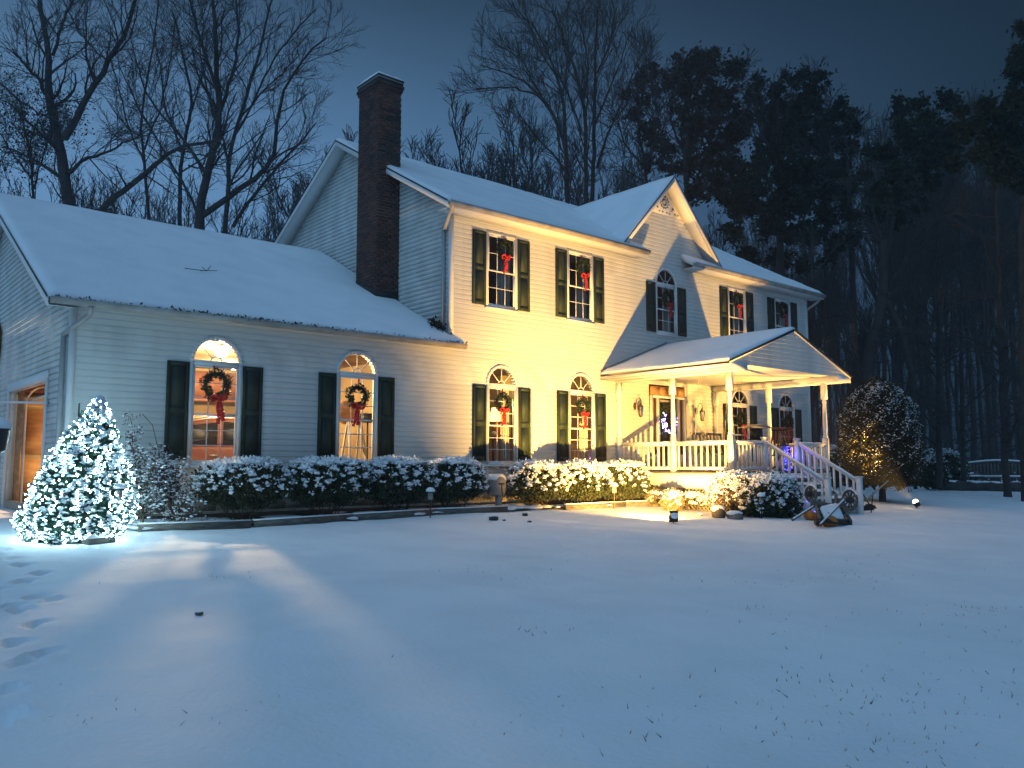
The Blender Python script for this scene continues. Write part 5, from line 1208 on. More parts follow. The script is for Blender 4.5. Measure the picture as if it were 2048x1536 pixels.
n = 16000; t = .05 + .95 * rng.random(n) ** .8; a = rng.uniform(0, 6.283, n); k = rng.random(n) < (.1 + .9 * t) * np.clip(.5 + .7 * np.sin(a * 9 + t * 17) * np.sin(t * 41 + a * 3), .1, 1); t, a = t[k], a[k]; lob = 1 + .09 * np.sin(a * 4 + t * 7) + .06 * np.sin(a * 9 - t * 19); r = prof2(t) * lob * rng.uniform(.94, 1.05, len(t))
V, F = blobs(np.stack([r * np.cos(a), r * np.sin(a), HE * (.13 + .87 * t) + .01], -1), rng.uniform(.25, .9, (len(t), 1)) * np.array([.028, .022, .014]), ICO1, .35); q = mesh_arr('snow', V, F, SNOW, ev, smooth=True); q['kind'] = 'stuff'
b = MB(); b.tube([(0, 0, -.1), (.02, 0, .3), (0, 0, HE * .5)], [.11, .09, .05], 10); b.build('trunk', BARK, ev)
# ------------------------------------------------------------------ far right yard: chair, table, bench, log pile
def adirondack(px, py, label, rz, s=1.0):
    q = gnd(px, py); o = empty('garden_chair', tuple(q), label, 'garden chair', rz=rz); o.scale = (s, s, s)
    b = MB(); b.prism([(-.3, -.35, .36), (.3, -.35, .36), (.3, .2, .26), (-.3, .2, .26)], (0, 0, -.03)); b.build('seat', WOODG, o)
    for k in range(5): b = MB(); x = -.24 + k * .12; b.bar((x, .18, .25), (x * 1.1, .5, 1.0 - .02 * abs(k - 2)), .10, .02, up=(1, 0, 0)); b.build('back_slat', WOODG, o)
    for sx in (-1, 1):
        b = MB(); b.box(sx*.36-.06, sx*.36+.06, -.42, .3, .55, .575); b.build('armrest', WOODG, o); b = MB(); b.box(sx*.33-.02, sx*.33+.02, -.38, -.30, 0, .55); b.build('leg', WOODG, o); b = MB(); b.bar((sx*.33, -.3, .33), (sx*.33, .6, .02), .03, .08); b.build('leg', WOODG, o)
    b = MB(); b.box(-.29, .29, -.34, .12, .36, .42); b.box(-.42, -.30, -.42, .3, .576, .62); b.box(.30, .42, -.42, .3, .576, .62); b.prism([(-.26, .20, .36), (.26, .20, .36), (.26, .50, .98), (-.26, .50, .98)], (0, -.04, .02)); b.build('snow', SNOW, o)
adirondack(1920, 978, 'snow-covered slatted garden chair far off by the dark tree line', .5, 1.25)
q = gnd(1945, 979); o = empty('garden_table', tuple(q), 'low snow-covered garden table right of the far chair', 'garden table'); b = MB(); b.box(-.6, .6, -.3, .3, .55, .6); b.build('table_top', WOODG, o)
for sx in (-1, 1):
    for sy in (-1, 1): b = MB(); b.box(sx*.5-.03, sx*.5+.03, sy*.22-.03, sy*.22+.03, 0, .55); b.build('leg', WOODG, o)
snow_sheet('snow', (-.6, -.3, .6), (.6, -.3, .6), (.6, .3, .6), (-.6, .3, .6), .07, 6, 4, o)
q = gnd(2010, 979); o = empty('garden_bench', tuple(q), 'long slatted garden bench with curved snowy back at the far right tree line', 'bench', rz=-.75); o.scale = (1.3, 1.3, 1.3)
b = MB(); b.box(-1.1, 1.1, -.2, .25, .4, .45); b.build('seat', WOODG, o)
for k in range(18): b = MB(); x = -1.04 + k * .1224; b.box(x - .025, x + .025, .24, .265, .45, .86 + .07 * math.cos(x * 1.3)); b.build('back_slat', WOODG, o)
b = MB(); b.tube([(-1.1 + .22 * k, .25, .90 + .10 * math.cos((-1.1 + .22 * k) * 1.3)) for k in range(11)], .03, 6); b.build('back_rail', WOODG, o)
b = MB(); b.tube([(-1.1 + .22 * k, .25, .94 + .10 * math.cos((-1.1 + .22 * k) * 1.3)) for k in range(11)], .03, 6); b.box(-1.1, 1.1, -.2, .22, .451, .50); b.build('snow', SNOW, o)
for sx in (-1, 1): b = MB(); b.box(sx*1.05-.03, sx*1.05+.03, -.2, -.14, 0, .65); b.box(sx*1.05-.03, sx*1.05+.03, .2, .26, 0, .9); b.build('leg', WOODG, o)
BLB = ['leftmost boulder of the row along the far tree line, before the garden chair', 'boulder under the far garden chair', 'boulder below the far garden table', 'boulder between the garden table and the long bench', 'boulder under the left end of the long bench', 'boulder at the right edge of the picture below the bench', 'small boulder set back behind the garden chair']
for k, (px, py) in enumerate(((1885, 978), (1905, 981), (1940, 981), (1962, 981), (1985, 982), (2030, 982), (1898, 972))):
    q = gnd(px, py); o = empty('boulder', tuple(q), BLB[k], 'boulder', 'boulders along the far tree line')
    V, F = blobs(np.array([[0, 0, .15]]), np.array([[.55 + .1 * (k % 3), .4, .28]]), ICO3, .07); mesh_arr('body', V, F, STONED, o, smooth=True); V, F = blobs(np.array([[.05, 0, .36]]), np.array([[.38, .28, .08]]), ICO3, .06); mesh_arr('snow', V, F, SNOW, o, smooth=True)
# grass tips through the snow
n = 5200; U = rng.random(n); cx = rng.uniform(1000, 2060, 60); cy = rng.uniform(1120, 1530, 60); w8 = (cx > 1550) | (rng.random(60) < .12); cx, cy = cx[w8], cy[w8]
pts = []
for x, y in zip(cx, cy):
    q = gnd(x, y)
    for _ in range(int(rng.uniform(4, 26))): pts.append((q[0] + rng.normal() * .45, q[1] + rng.normal() * .3))
for x, y in ((470, 1150), (430, 1435), (150, 1440), (1080, 1265), (1500, 1215), (420, 1160)):
    q = gnd(x, y)
    for _ in range(14): pts.append((q[0] + rng.normal() * .18, q[1] + rng.normal() * .10))
for _ in range(30): pts.append(tuple(gnd(rng.uniform(100, 2000), rng.uniform(1080, 1520))[:2]))
pts = np.array(pts); Z = gz(pts[:, 0], pts[:, 1]); n = len(pts); C = np.stack([pts[:, 0], pts[:, 1], Z - .004], -1); d = rng.normal(size=(n, 3)) * (.5, .5, .1) + (0, 0, .8); L_ = rng.uniform(.012, .045, (n, 1)); u = np.cross(d, rng.normal(size=(n, 3))); u /= np.linalg.norm(u, axis=1, keepdims=True)
V = np.stack([C - u * .0035, C + u * .0035, C + d * L_], 1).reshape(-1, 3); tag(mesh_arr('grass_tips', V, np.arange(3 * n).reshape(n, 3), GRASSD), kind='stuff', label='dry grass tips poking through the snow of the lawn')
# ------------------------------------------------------------------ trees
def spawn(P, Rr, nc, L, ang, up, k=5, tmin=.2, wob=.10, rf=.55, tmax=1.0, lfall=.5):
    """children polylines of parents P (n,m,3); returns (n*nc,k+1,3),(n*nc,k+1)"""
    n, m, _ = P.shape; t = tmin + (tmax - tmin) * (np.arange(nc)[None] + rng.random((n, nc))) / nc
    f = t * (m - 1); i = np.minimum(f.astype(int), m - 2); w_ = (f - i)[..., None]; ar = np.arange(n)[:, None]
    S = P[ar, i] * (1 - w_) + P[ar, i + 1] * w_; T = P[ar, i + 1] - P[ar, i]; T /= np.linalg.norm(T, axis=2, keepdims=True) + 1e-9
    r0 = (Rr[ar, i] * (1 - w_[..., 0]) + Rr[ar, i + 1] * w_[..., 0]) * rf * rng.uniform(.7, 1.0, (n, nc))
    S, T, r0, t = S.reshape(-1, 3), T.reshape(-1, 3), r0.ravel(), t.ravel()
    N_ = len(S); q = np.cross(T, rng.normal(size=(N_, 3))); q /= np.linalg.norm(q, axis=1, keepdims=True) + 1e-9
    a = ang * rng.uniform(.6, 1.3, N_)[:, None]; D = T * np.cos(a) + q * np.sin(a); D[:, 2] += up; D /= np.linalg.norm(D, axis=1, keepdims=True)
    ln = L * rng.uniform(.6, 1.2, N_) * (1 - lfall * (t - tmin) / max(tmax - tmin, .01)) / k; out = np.empty((N_, k + 1, 3)); out[:, 0] = S
    for j in range(k):
        D = D + rng.normal(size=(N_, 3)) * wob; D[:, 2] += up * .35; D /= np.linalg.norm(D, axis=1, keepdims=True); out[:, j + 1] = out[:, j] + D * ln[:, None]
    return out, r0[:, None] * np.linspace(1, .4, k + 1)[None]
def resample(P, W_, k=14, wob=.0):
    P = np.array(P, float); W_ = np.array(W_, float); s = np.concatenate([[0], np.cumsum(np.linalg.norm(np.diff(P, axis=0), axis=1))]); u = np.linspace(0, s[-1], k + 1)
    Q = np.stack([np.interp(u, s, P[:, j]) for j in range(3)], -1); Q[1:-1] = Q[1:-1] * .5 + (Q[2:] + Q[:-2]) * .25
    return Q + rng.normal(size=Q.shape) * wob, np.interp(u, s, W_)
def tree_parts(o, big, levels, bark, names=('trunk', 'branches', 'twigs')):
    V, F = tubes(*big, 9); mesh_arr(names[0], V, F, bark, o, smooth=True)
    for nm, (P, Rr), ns_ in levels: V, F = tubes(P, Rr, ns_); mesh_arr(nm, V, F, bark, o)
def limb_tree(name, limbs, D, label, group, dens=(9, 6, 5), L=(3.2, 1.3, .55), up=.10, bark=BARK, seed=0, twr=.006, base=None, leafy=None, ang=.75, kinds='tree'):
    """limbs: list of (pixel polyline, w0 px, w1 px, depth offset at the tip)"""
    BP, BR = [], []
    for pl_, w0, w1, dz in limbs:
        n = len(pl_); P = [atD(x, y, D + dz * (i / max(n - 1, 1)) ** 1.2) for i, (x, y) in enumerate(pl_)]
        Wd = np.linspace(w0, w1, n) * D / FPX / 2; Q, Rq = resample(P, Wd, 14, .02); BP.append(Q); BR.append(Rq)
    BP, BR = np.array(BP), np.array(BR)
    org = BP[0][0].copy(); zg = float(gz(org[0], org[1]))
    root = empty(name, (org[0], org[1], min(zg, org[2])), label, kinds, group)
    off = np.array(root.location)
    if org[2] > zg + .3:    # carry the stem down to the ground
        st_ = np.array([org * 1.0 - (0, 0, (org[2] - zg + .2) * (1 - t)) for t in np.linspace(0, 1, 15)]); BP = np.vstack([st_[None], BP]); BR = np.vstack([np.linspace(BR[0][0] * 1.25, BR[0][0], 15)[None], BR])
    src = (BP[1:], BR[1:]) if org[2] > zg + .3 else (BP, BR)
    l1 = spawn(*src, dens[0], L[0], ang, up, 6, .12, .13, .5); l2 = spawn(*l1, dens[1], L[1], .7, up, 5, .15, .13, .6); l3 = spawn(*l2, dens[2], L[2], .65, up * .8, 3, .15, .12, .65)
    l2b = spawn(*src, dens[0] * 2, L[1], .8, up, 5, .1, .15, .2)
    for l_, mn in ((l1, twr * 1.6), (l2, twr * 1.1), (l3, twr), (l2b, twr)): np.maximum(l_[1], mn, out=l_[1])
    l4 = spawn(*l2b, dens[2], L[2], .65, up * .8, 3, .15, .12, .65); np.maximum(l4[1], twr, out=l4[1])
    sh = lambda l_: (l_[0] - off, l_[1])
    tree_parts(root, sh((BP, BR)), [('branches', sh(l1), 5), ('branches', sh(l2), 4), ('branches', sh(l2b), 4), ('twigs', sh(l3), 3), ('twigs', sh(l4), 3)], bark)
    if leafy: leafy(root, off, l2, l3)
    for ch in root.children:
        if ch.name.startswith(('twigs', 'branches')): ch['kind'] = 'stuff'
    return root
GB = 'bare trees behind the garage'
limb_tree('bare_tree', [
    ([(140, 470), (139, 422), (125, 316), (105, 229), (93, 183), (102, 151), (95, 88), (79, 0), (72, -60)], 24, 7, 2),
    ([(128, 280), (155, 229), (176, 186), (207, 148), (218, 120), (243, 84), (260, 46), (271, 0), (280, -60)], 14, 5, -2),
    ([(135, 352), (162, 320), (211, 306), (267, 278), (299, 258)], 8, 2, 3), ([(90, 190), (81, 162), (60, 141), (28, 104)], 8, 5, -1),
    ([(116, 245), (70, 221), (32, 197), (0, 165), (-30, 130)], 4, 2, 2), ([(108, 110), (120, 60), (140, 10), (155, -30)], 7, 3, 1), ([(215, 125), (170, 80), (140, 30), (120, -20)], 4, 2, 2)], 33,
    'thick-trunked bare tree forking low, leftmost big one above the garage roof', GB, dens=(10, 7, 5))
limb_tree('bare_tree', [
    ([(401, 470), (401, 404), (418, 338), (440, 253), (440, 197), (431, 141), (429, 35), (425, -30)], 19, 6, 0),
    ([(408, 429), (450, 398), (492, 373), (538, 327), (559, 306), (549, 253), (563, 190), (598, 123), (654, 74)], 13, 3, -2),
    ([(440, 225), (468, 141), (478, 53), (471, -10)], 8, 4, 2), ([(436, 197), (422, 141), (397, 70), (383, 18), (375, -20)], 7, 3, -2),
    ([(415, 352), (385, 300), (359, 270), (306, 211), (281, 158), (260, 70)], 7, 2, 3), ([(394, 422), (359, 352), (316, 281), (267, 197), (239, 134)], 6, 2, 1)], 31,
    'wide-spreading bare tree with a long limb curving to the right above the garage roof', GB, dens=(11, 7, 5))
limb_tree('bare_tree', [
    ([(450, 470), (457, 352), (461, 292), (492, 197), (517, 105), (538, 25), (550, -20)], 10, 3, 0), ([(459, 330), (440, 260), (415, 190), (400, 100), (390, 20)], 6, 2, 2),
    ([(464, 454), (510, 387), (563, 323), (605, 280), (633, 246)], 8, 2, 0), ([(478, 240), (520, 190), (560, 150), (600, 110)], 4, 2, 1), ([(470, 270), (500, 220), (540, 130), (590, 60), (630, 20)], 5, 2, -2)], 36,
    'slimmer bare tree just right of the wide-spreading one above the garage roof', GB, dens=(10, 7, 5))
limb_tree('leaning_tree', [([(195, 425), (246, 380), (292, 348), (327, 313), (355, 295), (432, 281)], 13, 5, -2), ([(327, 313), (350, 300), (395, 307), (430, 320)], 5, 2, 1)], 28,
    'snow-lined trunk leaning strongly to the right, low over the garage roof', GB, dens=(5, 4, 4), L=(1.6, .8, .4))
limb_tree('bare_tree', [([(301, 460), (292, 352), (281, 246), (295, 150), (312, 50), (318, -10)], 7, 2, 0), ([(290, 330), (255, 250), (235, 170), (215, 80)], 4, 2, 2), ([(288, 300), (320, 220), (340, 130), (350, 40)], 4, 2, -1)], 38,
    'thin bare tree between the two biggest ones above the garage roof', GB, dens=(9, 6, 5))
limb_tree('bare_tree', [([(359, 460), (362, 316), (387, 211), (365, 105), (345, 20)], 9, 3, 0), ([(365, 300), (330, 220), (320, 120), (300, 40)], 5, 2, 1), ([(380, 230), (405, 150), (415, 60)], 4, 2, 2), ([(375, 330), (400, 340), (425, 290), (428, 220)], 4, 2, 0)], 40,
    'upright bare tree close behind the leaning trunk', GB, dens=(9, 6, 5))
def brown_leaves(cnt, sz, m, sp=.25):
    def f(root, off, l2, l3):
        T = l3[0][:, -1]; C = T[rng.integers(0, len(T), cnt)] + rng.normal(size=(cnt, 3)) * sp - off; V, F = leaves(C, sz, None, .7); q = mesh_arr('leaves', V, F, m, root); q['kind'] = 'stuff'
    return f
limb_tree('leafy_understory_tree', [([(70, 470), (65, 340), (50, 260), (40, 200)], 6, 2, 0), ([(68, 380), (90, 300), (100, 250)], 4, 2, 1), ([(65, 360), (20, 300), (-10, 250)], 4, 2, 0), ([(66, 350), (60, 290), (75, 240)], 4, 2, -1)], 34,
    'lower tree still holding brown leaves at the left edge behind the garage', GB, dens=(8, 6, 4), L=(2.2, 1.0, .5), leafy=brown_leaves(3600, .10, LEAFD, .35))
GC = 'bare trees behind the main roof'
limb_tree('bare_tree', [
    ([(1136, 430), (1133, 322), (1130, 260), (1128, 205), (1102, 117), (1064, 44)], 11, 3, 0), ([(1131, 300), (1117, 249), (1099, 211), (1052, 164), (1002, 141), (960, 129)], 7, 2, 3),
    ([(1124, 270), (1105, 225), (1076, 190), (1023, 173), (952, 178)], 6, 2, -2), ([(1128, 340), (1110, 310), (1090, 293), (1046, 240), (1035, 220)], 5, 2, 1), ([(1112, 150), (1085, 110), (1070, 70), (1045, 30)], 4, 2, 2), ([(1126, 190), (1135, 120), (1120, 60)], 4, 2, 1), ([(1085, 200), (1045, 120), (1000, 90)], 4, 2, 0)], 42,
    'tall bare tree sweeping left above the main roof, left of the close pair', GC, dens=(9, 7, 5), L=(3.4, 1.5, .7), up=.18, twr=.008)
limb_tree('bare_tree', [
    ([(1172, 420), (1171, 278), (1169, 205), (1143, 117), (1122, 64), (1105, 20)], 9, 3, 0), ([(1163, 269), (1150, 225), (1140, 190), (1105, 132), (1090, 80)], 5, 2, 2), ([(1168, 200), (1178, 130), (1165, 60), (1150, 25)], 5, 2, 1)], 42,
    'tall bare tree in the middle of the close group above the main roof', GC, dens=(9, 7, 5), L=(3.2, 1.4, .7), up=.2, twr=.008)
limb_tree('bare_tree', [
    ([(1184, 420), (1188, 263), (1190, 190), (1191, 88), (1196, 15)], 9, 3, 0), ([(1193, 337), (1205, 300), (1216, 263), (1228, 240), (1245, 205), (1280, 110)], 6, 2, -2), ([(1190, 250), (1205, 210), (1222, 176), (1243, 117), (1266, 50)], 5, 2, 2),
    ([(1224, 245), (1260, 199), (1290, 150), (1305, 88)], 4, 2, 1), ([(1191, 150), (1215, 100), (1230, 40)], 4, 2, 0)], 43,
    'tall bare tree spreading right above the main roof, right of the close group', GC, dens=(9, 7, 5), L=(3.2, 1.4, .7), up=.2, twr=.008)
# generic vase-shaped bare trees; a few kinds, copied with their parts
def vase(h, nl, spread, seed, name='slim_bare_tree', twr=.012, dens=(9, 6, 5)):
    BP, BR = [], []
    for k in range(nl):
        a = k * 6.283 / nl + rng.uniform(-.4, .4); sp_r = spread * h * rng.uniform(.3, 1) * (0 if k == 0 else 1); hh = h * rng.uniform(.8, 1) * (1 if k == 0 else .95); z0 = h * (0 if k == 0 else rng.uniform(.18, .42))
        t = np.linspace(0, 1, 6)[:, None]; P = np.hstack([sp_r * math.cos(a) * t ** .8, sp_r * math.sin(a) * t ** .8, z0 + (hh - z0) * t]); Q, Rq = resample(P, np.linspace(.011 * h if k == 0 else .006 * h, .02, 6), 12, .05 * h / 18); BP.append(Q); BR.append(Rq)
    BP, BR = np.array(BP), np.array(BR); BP[0][0][2] = -.5
    l1 = spawn(BP, BR, dens[0], h * .19, .55, .22, 6, .35, .10, .5); l2 = spawn(*l1, dens[1], h * .085, .6, .2, 4, .15, .12, .6); l3 = spawn(*l2, dens[2], h * .04, .6, .15, 3, .15, .12, .65)
    for l_, mn in ((l1, twr * 1.5), (l2, twr * 1.1), (l3, twr)): np.maximum(l_[1], mn, out=l_[1])
    root = empty(name); tree_parts(root, (BP, BR), [('branches', l1, 4), ('branches', l2, 3), ('twigs', l3, 3)], BARKF)
    for ch in root.children:
        if ch.name.startswith(('twigs', 'branches')): ch['kind'] = 'stuff'
    return root
V0 = [vase(13, 5, .24, 1), vase(12, 7, .30, 2), vase(15, 4, .18, 3), vase(14, 6, .26, 4)]
used = set()
def put(src, px, pytop, D, label, group, sxy=1.0):
    """stand a copy of src at pixel column px so that its top reaches row pytop"""
    q = atD(px, 927, D); z0 = float(gz(q[0], q[1])); zt = atD(px, pytop, D)[2]
    h0 = max((np.array(src.children[0].data.vertices[0].co)[2],)) if False else src['h']
    s = (zt - z0) / h0
    if id(src) in used: o = copy_tree(src)
    else: o = src; used.add(id(src))
    o.location = (q[0], q[1], z0); o.scale = (s * sxy, s * sxy, s); o.rotation_euler = (0, 0, random.uniform(0, 6.28)); tag(o, label, 'tree', group); return o
for v_, h in zip(V0, (13, 12, 15, 14)): v_['h'] = float(h)
k = 0
for (px, py, D) in ((828, 285, 66), (915, 270, 70), (975, 212, 58), (1030, 205, 56), (1065, 270, 64), (1095, 320, 70), (1245, 290, 60), (1275, 280, 64), (1212, 330, 70), (700, 248, 66), (612, 345, 72), (570, 370, 72), (860, 310, 74)):
    put(V0[k % 4], px, py, D, 'slim grey bare tree of the distant row showing above the roofs', 'distant bare trees above the roofs'); k += 1
# brushy thicket low behind the garage
VB = vase(11, 8, .34, 9, 'thicket_tree', .008, (9, 5, 4)); VB['h'] = 11.0
for (px, py, D) in ((30, 350, 40), (175, 350, 50), (235, 370, 56), (330, 370, 54), (505, 410, 60), (0, 300, 46), (385, 390, 60)):
    put(VB, px, py, D, 'short dense bare thicket tree filling in behind the garage roof', 'thicket behind the garage')
# ---- dark leafy trees on the right
def clump_tree(name, limbs, clumps, D, label, group, mleaf, lsz=.2, per=1.7, dens=(7, 5, 4), L=(2.6, 1.2, .6)):
    root = limb_tree(name, limbs, D, label, group, dens=dens, L=L, up=.06, bark=BARKF, twr=.012)
    off = np.array(root.location); C = []; N_ = 0
    for (x, y, r) in clumps:
        c = atD(x, y, D + rng.uniform(-2, 2)); R_m = r * D / FPX * 1.12; sub = max(3, int(9 * (r / 30) ** 1.5))
        C.append(c + rng.normal(size=(int(per * 26 * (R_m / 1.0) ** 2) + 30, 3)) * R_m * .55)
        for _ in range(int(sub * 2.6)):
            d = rng.normal(size=3); d /= np.linalg.norm(d); cc = c + d * R_m * rng.uniform(.2, .85); rr = R_m * rng.uniform(.16, .34); n_ = int(per * 85 * (rr / .6) ** 2) + 16
            C.append(cc + np.abs(rng.normal(size=(n_, 1)) * .75).clip(.05, 1.6) * (lambda v: v / np.linalg.norm(v, axis=1, keepdims=True))(rng.normal(size=(n_, 3))) * rr * (1, 1, .7))
    C = np.vstack(C) - off; V, F = leaves(C, lsz, None, .55); q = mesh_arr('crown', V, F, mleaf, root); print(name, len(C)); return root
S3 = lambda x, y, r: (900 + x / 3.413, y / 3.413, r / 3.413)
S4 = lambda x, y, r: (1448 + x / 3.413, y / 3.413, r / 3.413)
GR = 'dark leaf-holding trees right of the main roof'
clump_tree('oak_tree', [([(1300, 420), (1290, 330), (1275, 250), (1290, 160)], 7, 3, 0), ([(1290, 330), (1320, 260), (1310, 180)], 5, 2, 1), ([(1292, 340), (1250, 290), (1235, 240)], 4, 2, 0)],
    [S3(1330, 520, 85), S3(1400, 480, 60), S3(1300, 690, 75), S3(1200, 640, 50), S3(1280, 790, 70), S3(1340, 900, 70), S3(1420, 960, 80), S3(1250, 760, 50), S3(1360, 1100, 70), S3(1460, 1130, 80), S3(1300, 560, 60), S3(1400, 620, 50), S3(1400, 830, 50)], 40, 'leaf-holding dark oak next to the tall bare trees', GR, LEAFD, .19, dens=(8, 6, 4))
clump_tree('oak_tree', [([(1375, 470), (1372, 330), (1380, 240), (1400, 150)], 13, 4, 0), ([(1374, 320), (1340, 240), (1350, 160)], 6, 2, 1), ([(1378, 300), (1430, 220), (1470, 150)], 6, 2, -1), ([(1376, 340), (1420, 290), (1460, 260)], 5, 2, 1)],
    [S3(1700, 450, 135), S3(1600, 480, 90), S3(1500, 540, 70), S3(1900, 460, 90), S3(1970, 500, 60), S3(1620, 640, 110), S3(1780, 680, 130), S3(1900, 640, 80), S3(1700, 850, 120), S3(1560, 760, 80), S3(1620, 950, 100), S3(1480, 1020, 90), S3(1800, 820, 80), S3(1950, 760, 80), S3(2000, 880, 90), S3(1900, 960, 90), S3(1780, 1000, 100), S3(1640, 1120, 110), S3(1780, 1160, 120), S3(1900, 1120, 110), S3(1540, 1160, 70), S3(1700, 1300, 110), S3(1850, 1300, 120), S3(2000, 1250, 110), S3(1800, 380, 60), S3(1560, 400, 50), S3(2000, 430, 40)], 38, 'tallest dark oak with a rounded leafy crown behind the cross gable', GR, LEAFD, .19)
clump_tree('pine_tree', [([(1560, 520), (1558, 350), (1555, 200)], 15, 5, 0), ([(1557, 330), (1600, 260), (1630, 190)], 6, 2, 1), ([(1557, 340), (1520, 260), (1505, 190)], 6, 2, -1), ([(1557, 400), (1640, 330), (1690, 260)], 5, 2, 1)],
    [S4(60, 460, 70), S4(230, 600, 60), S4(190, 680, 60), S4(360, 620, 80), S4(500, 560, 80), S4(630, 560, 85), S4(300, 760, 120), S4(450, 760, 140), S4(590, 720, 120), S4(330, 930, 130), S4(520, 950, 160), S4(700, 1000, 120), S4(260, 1080, 120), S4(430, 1180, 140), S4(200, 1250, 120), S4(580, 1200, 130), S4(90, 1150, 80), S4(150, 800, 70), S4(60, 900, 80), S4(150, 1400, 130), S4(350, 1400, 150), S4(520, 1400, 130), S4(230, 540, 40), S4(420, 520, 45), S4(560, 500, 40), S4(660, 520, 45), S4(20, 700, 60), S4(650, 850, 80), S4(60, 1350, 120), S4(300, 1560, 110), S4(480, 1600, 110), S4(60, 1580, 90), S4(160, 1720, 90), S4(350, 1780, 90), S4(520, 1820, 90)], 36, 'broad black pine mass between the cross gable and the roof end', GR, PINE, .2)
clump_tree('pine_tree', [([(1705, 560), (1700, 400), (1690, 260)], 12, 4, 0), ([(1700, 380), (1660, 300), (1650, 240)], 5, 2, 1)],
    [S4(780, 760, 70), S4(880, 790, 50), S4(850, 880, 80), S4(750, 880, 60), S4(850, 1020, 90), S4(780, 1150, 110), S4(850, 1280, 100), S4(700, 1300, 110), S4(560, 1380, 100), S4(700, 1480, 100), S4(850, 1450, 90), S4(600, 1600, 100), S4(900, 860, 40), S4(800, 700, 40), S4(780, 1650, 80), S4(700, 1760, 70), S4(880, 1620, 60)], 34, 'dark pine with a ragged right side above the roof end', GR, PINE, .2)
clump_tree('pine_tree', [([(1771, 480), (1766, 537), (1768, 603), (1740, 701), (1722, 778), (1716, 960)][::-1], 22, 16, 0), ([(1768, 590), (1778, 480), (1800, 380), (1815, 260)], 16, 6, 2), ([(1779, 572), (1803, 537), (1840, 472), (1880, 420)], 11, 4, -2), ([(1770, 600), (1806, 669), (1827, 778), (1838, 950)], 13, 13, 1), ([(1768, 500), (1740, 400), (1720, 330)], 7, 3, 2)],
    [S4(1200, 760, 75), S4(1290, 720, 60), S4(1250, 860, 90), S4(1400, 800, 90), S4(1540, 700, 90), S4(1620, 760, 60), S4(1450, 900, 110), S4(1300, 980, 110), S4(1100, 1060, 90), S4(1180, 1150, 90), S4(1000, 1030, 60), S4(1330, 1150, 90), S4(960, 1200, 50), S4(1560, 980, 90), S4(1650, 900, 90), S4(1550, 1100, 90), S4(1400, 1250, 90), S4(1220, 1300, 100), S4(1080, 1300, 90), S4(1500, 650, 50), S4(1180, 680, 40), S4(1350, 700, 50), S4(1050, 1450, 90), S4(1200, 1500, 90), S4(1350, 1400, 80), S4(1450, 1050, 90)], 30, 'huge forked dark tree with twin leaning trunks right of the porch', GR, PINE, .18, dens=(6, 5, 4))
clump_tree('pine_tree', [([(2050, 970), (2044, 700), (2046, 450), (2050, 200)], 16, 8, 0)],
    [S4(1750, 820, 90), S4(1850, 780, 100), S4(1950, 780, 100), S4(2040, 700, 110), S4(1900, 900, 120), S4(2000, 950, 130), S4(2050, 500, 120), S4(1980, 420, 60), S4(1800, 960, 90), S4(1900, 1050, 110), S4(2020, 1100, 110), S4(1780, 720, 70), S4(1960, 650, 80), S4(1900, 1200, 90), S4(2040, 1250, 90), S4(1750, 1050, 70), S4(2030, 330, 70), S4(2040, 200, 60)], 27, 'black pine filling the top right corner of the picture', GR, PINE, .17, dens=(5, 4, 3))
def pole_tree(px, pyb, ptop, w, D, label, lean=0, br=26):
    l = [([(px, pyb), (px - lean * .3, (pyb * 2 + ptop) / 3), (px - lean * .7, (pyb + ptop * 2) / 3), (px - lean, ptop)], w, w * .5, 0)]
    return limb_tree('forest_tree', l, D, label, 'straight forest trunks right of the house', dens=(br, 5, 4), L=(3.0, 1.1, .5), up=.03, bark=BARKF, twr=.009, ang=1.1)
pole_tree(1878, 975, 380, 13, 33, 'straight dark forest trunk right of the forked tree', 2)
pole_tree(1927, 970, 420, 10, 36, 'thinner forest trunk with many level branches, second right of the forked tree', 8)
pole_tree(2012, 978, 330, 14, 30, 'forest trunk leaning slightly left near the right edge', 22)
pole_tree(1651, 920, 330, 7, 40, 'slim forest trunk just beyond the house corner', 2, 18)
pole_tree(1622, 900, 480, 9, 30, 'dark trunk touching the right corner of the house', -2, 12)
pole_tree(1830, 960, 460, 6, 38, 'slim forest trunk between the forked tree and the straight one', 3, 18)
VP = []
for hh, sd_ in ((16, 1), (14, 2)):
    v_ = vase(hh, 2, .06, sd_, 'forest_tree', .015, (22, 5, 4)); v_['h'] = float(hh); VP.append(v_)
k = 0
for px in list(range(1640, 2075, 19)):
    put(VP[k % 2] if k % 3 else V0[k % 4], px + random.uniform(-6, 6), random.uniform(180, 420) if px > 1760 else random.uniform(430, 600), random.uniform(40, 62), 'slim dark forest tree in the dim woods beyond the house', 'woods beyond the house, right', .8); k += 1
for px in range(1290, 1640, 48):
    put(V0[k % 4], px, random.uniform(360, 500), random.uniform(46, 60), 'slim dark forest tree behind the right half of the main roof', 'woods behind the right half of the roof', .9); k += 1
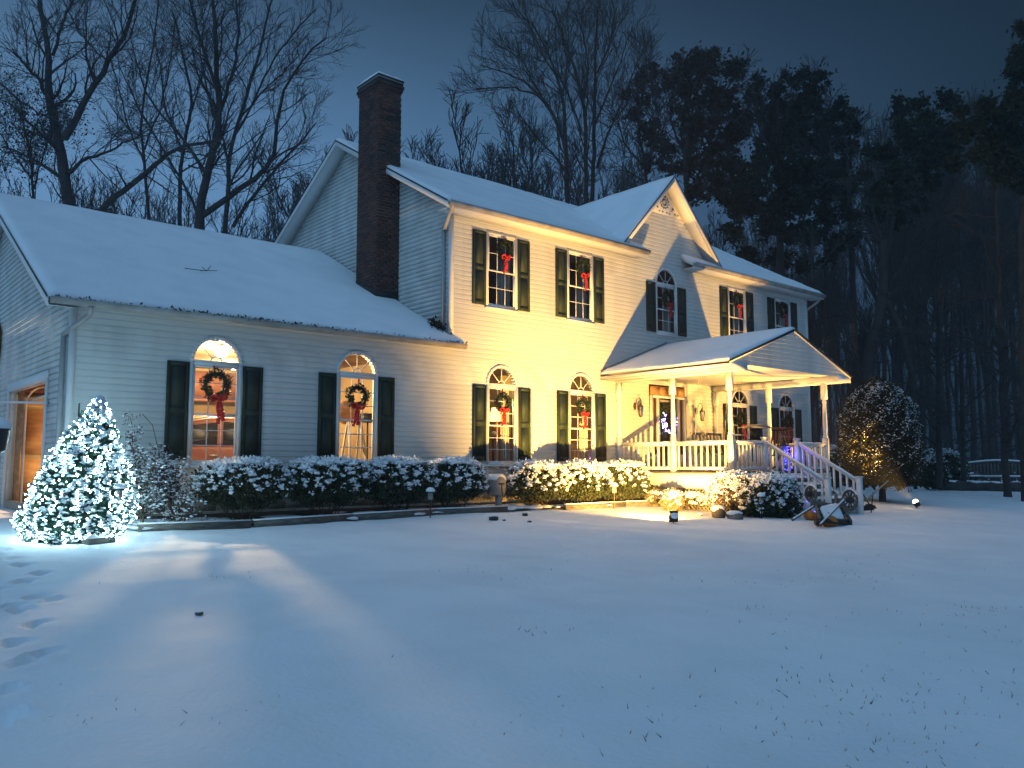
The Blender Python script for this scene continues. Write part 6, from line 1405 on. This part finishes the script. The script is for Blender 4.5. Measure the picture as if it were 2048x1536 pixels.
# far woodland mass and undergrowth
C = []
for _ in range(300):
    px = rng.uniform(1600, 2110); D = rng.uniform(44, 75); q = atD(px, 927, D); h = rng.uniform(.3, 2.2) * (1 if px > 1700 else .8); C.append((q[0], q[1], gz(q[0], q[1]) + h * rng.random()))
C = np.array(C); C2 = np.repeat(C, 26, 0) + rng.normal(size=(len(C) * 26, 3)) * (1.1, 1.1, .6); V, F = leaves(C2, .34, None, .35); tag(mesh_arr('undergrowth', V, F, BARKF), kind='stuff', label='dim tangle of undergrowth in the woods')
nf = 100; P = []
for _ in range(nf):
    px = rng.uniform(1560, 2420); D = rng.uniform(60, 110); q = atD(px, 927, D); z0 = float(gz(q[0], q[1])); hh = rng.uniform(8, 14); P.append([(q[0] + .3 * t * rng.normal(), q[1] + .3 * t * rng.normal(), z0 - .5 + hh * t) for t in np.linspace(0, 1, 6)])
for _ in range(60):
    px = rng.uniform(-60, 1600); D = rng.uniform(62, 100); q = atD(px, 927, D); z0 = float(gz(q[0], q[1])); hh = rng.uniform(7, 11); P.append([(q[0] + .3 * t * rng.normal(), q[1] + .3 * t * rng.normal(), z0 - .5 + hh * t) for t in np.linspace(0, 1, 6)])
P = np.array(P); Rr = np.linspace(.16, .05, 6)[None].repeat(len(P), 0); l1 = spawn(P, Rr, 16, 2.6, .9, .12, 4, .25, .12, .4); l2 = spawn(*l1, 5, 1.2, .6, .1, 3, .2); np.maximum(l2[1], .014, out=l2[1])
mv = MB()
for a_, c_, n_ in ((P, Rr, 5), (*l1, 3), (*l2, 3)):
    V, F = tubes(a_, c_, n_); mv.addq(V, F)
tag(mv.build('distant_woods', BARKF), kind='stuff', label='distant leafless woods on the horizon')
# snowy bushes at the wood edge
for k, (px, py, w_, h_, D) in enumerate(((1640, 968, 1.0, .75, 27), (1880, 955, 1.3, .9, 38), (1860, 962, .8, .7, 34))):
    q = atD(px, 927, D); z0 = float(gz(q[0], q[1])); shrub('woodland_bush', (q[0], q[1], z0 + h_), (w_, w_ * .8, h_), ['snowy bush between the porch and the dark evergreen', 'snow-dusted bush at the tree line left of the garden chair', 'low dark bush behind the flood light at the tree line'][k], 'bush', leaf=BOX, lsz=.14, nl=2400, nsn=260, stems=6, base=z0, pw=2, front=.5, snsz=(.05, .05, .03), trunkr=.02)
# falling-snow haze
hz = MB(); hz.box(-70, 130, -60, 120, -3.0, 30.0)
HZ = bpy.data.materials.new('haze'); HZ.use_nodes = True; N = HZ.node_tree; N.nodes.clear()
pv = N.nodes.new('ShaderNodeVolumePrincipled'); pv.inputs['Color'].default_value = (.86, .92, 1.0, 1); pv.inputs['Density'].default_value = HAZE
pv.inputs['Anisotropy'].default_value = .2
o_ = N.nodes.new('ShaderNodeOutputMaterial'); N.links.new(pv.outputs[0], o_.inputs['Volume'])
tag(hz.build('haze', HZ), kind='stuff')
bpy.context.view_layer.update()
for o_ in bpy.data.objects:
    if o_.parent and o_.name.split('.')[0] in ('stems', 'foliage', 'inner_foliage', 'greenery', 'crown', 'inner_crown', 'leaf_litter', 'leaves'): o_['kind'] = 'stuff'
print('tris', sum(len(o.data.polygons) for o in bpy.data.objects if o.type == 'MESH'))
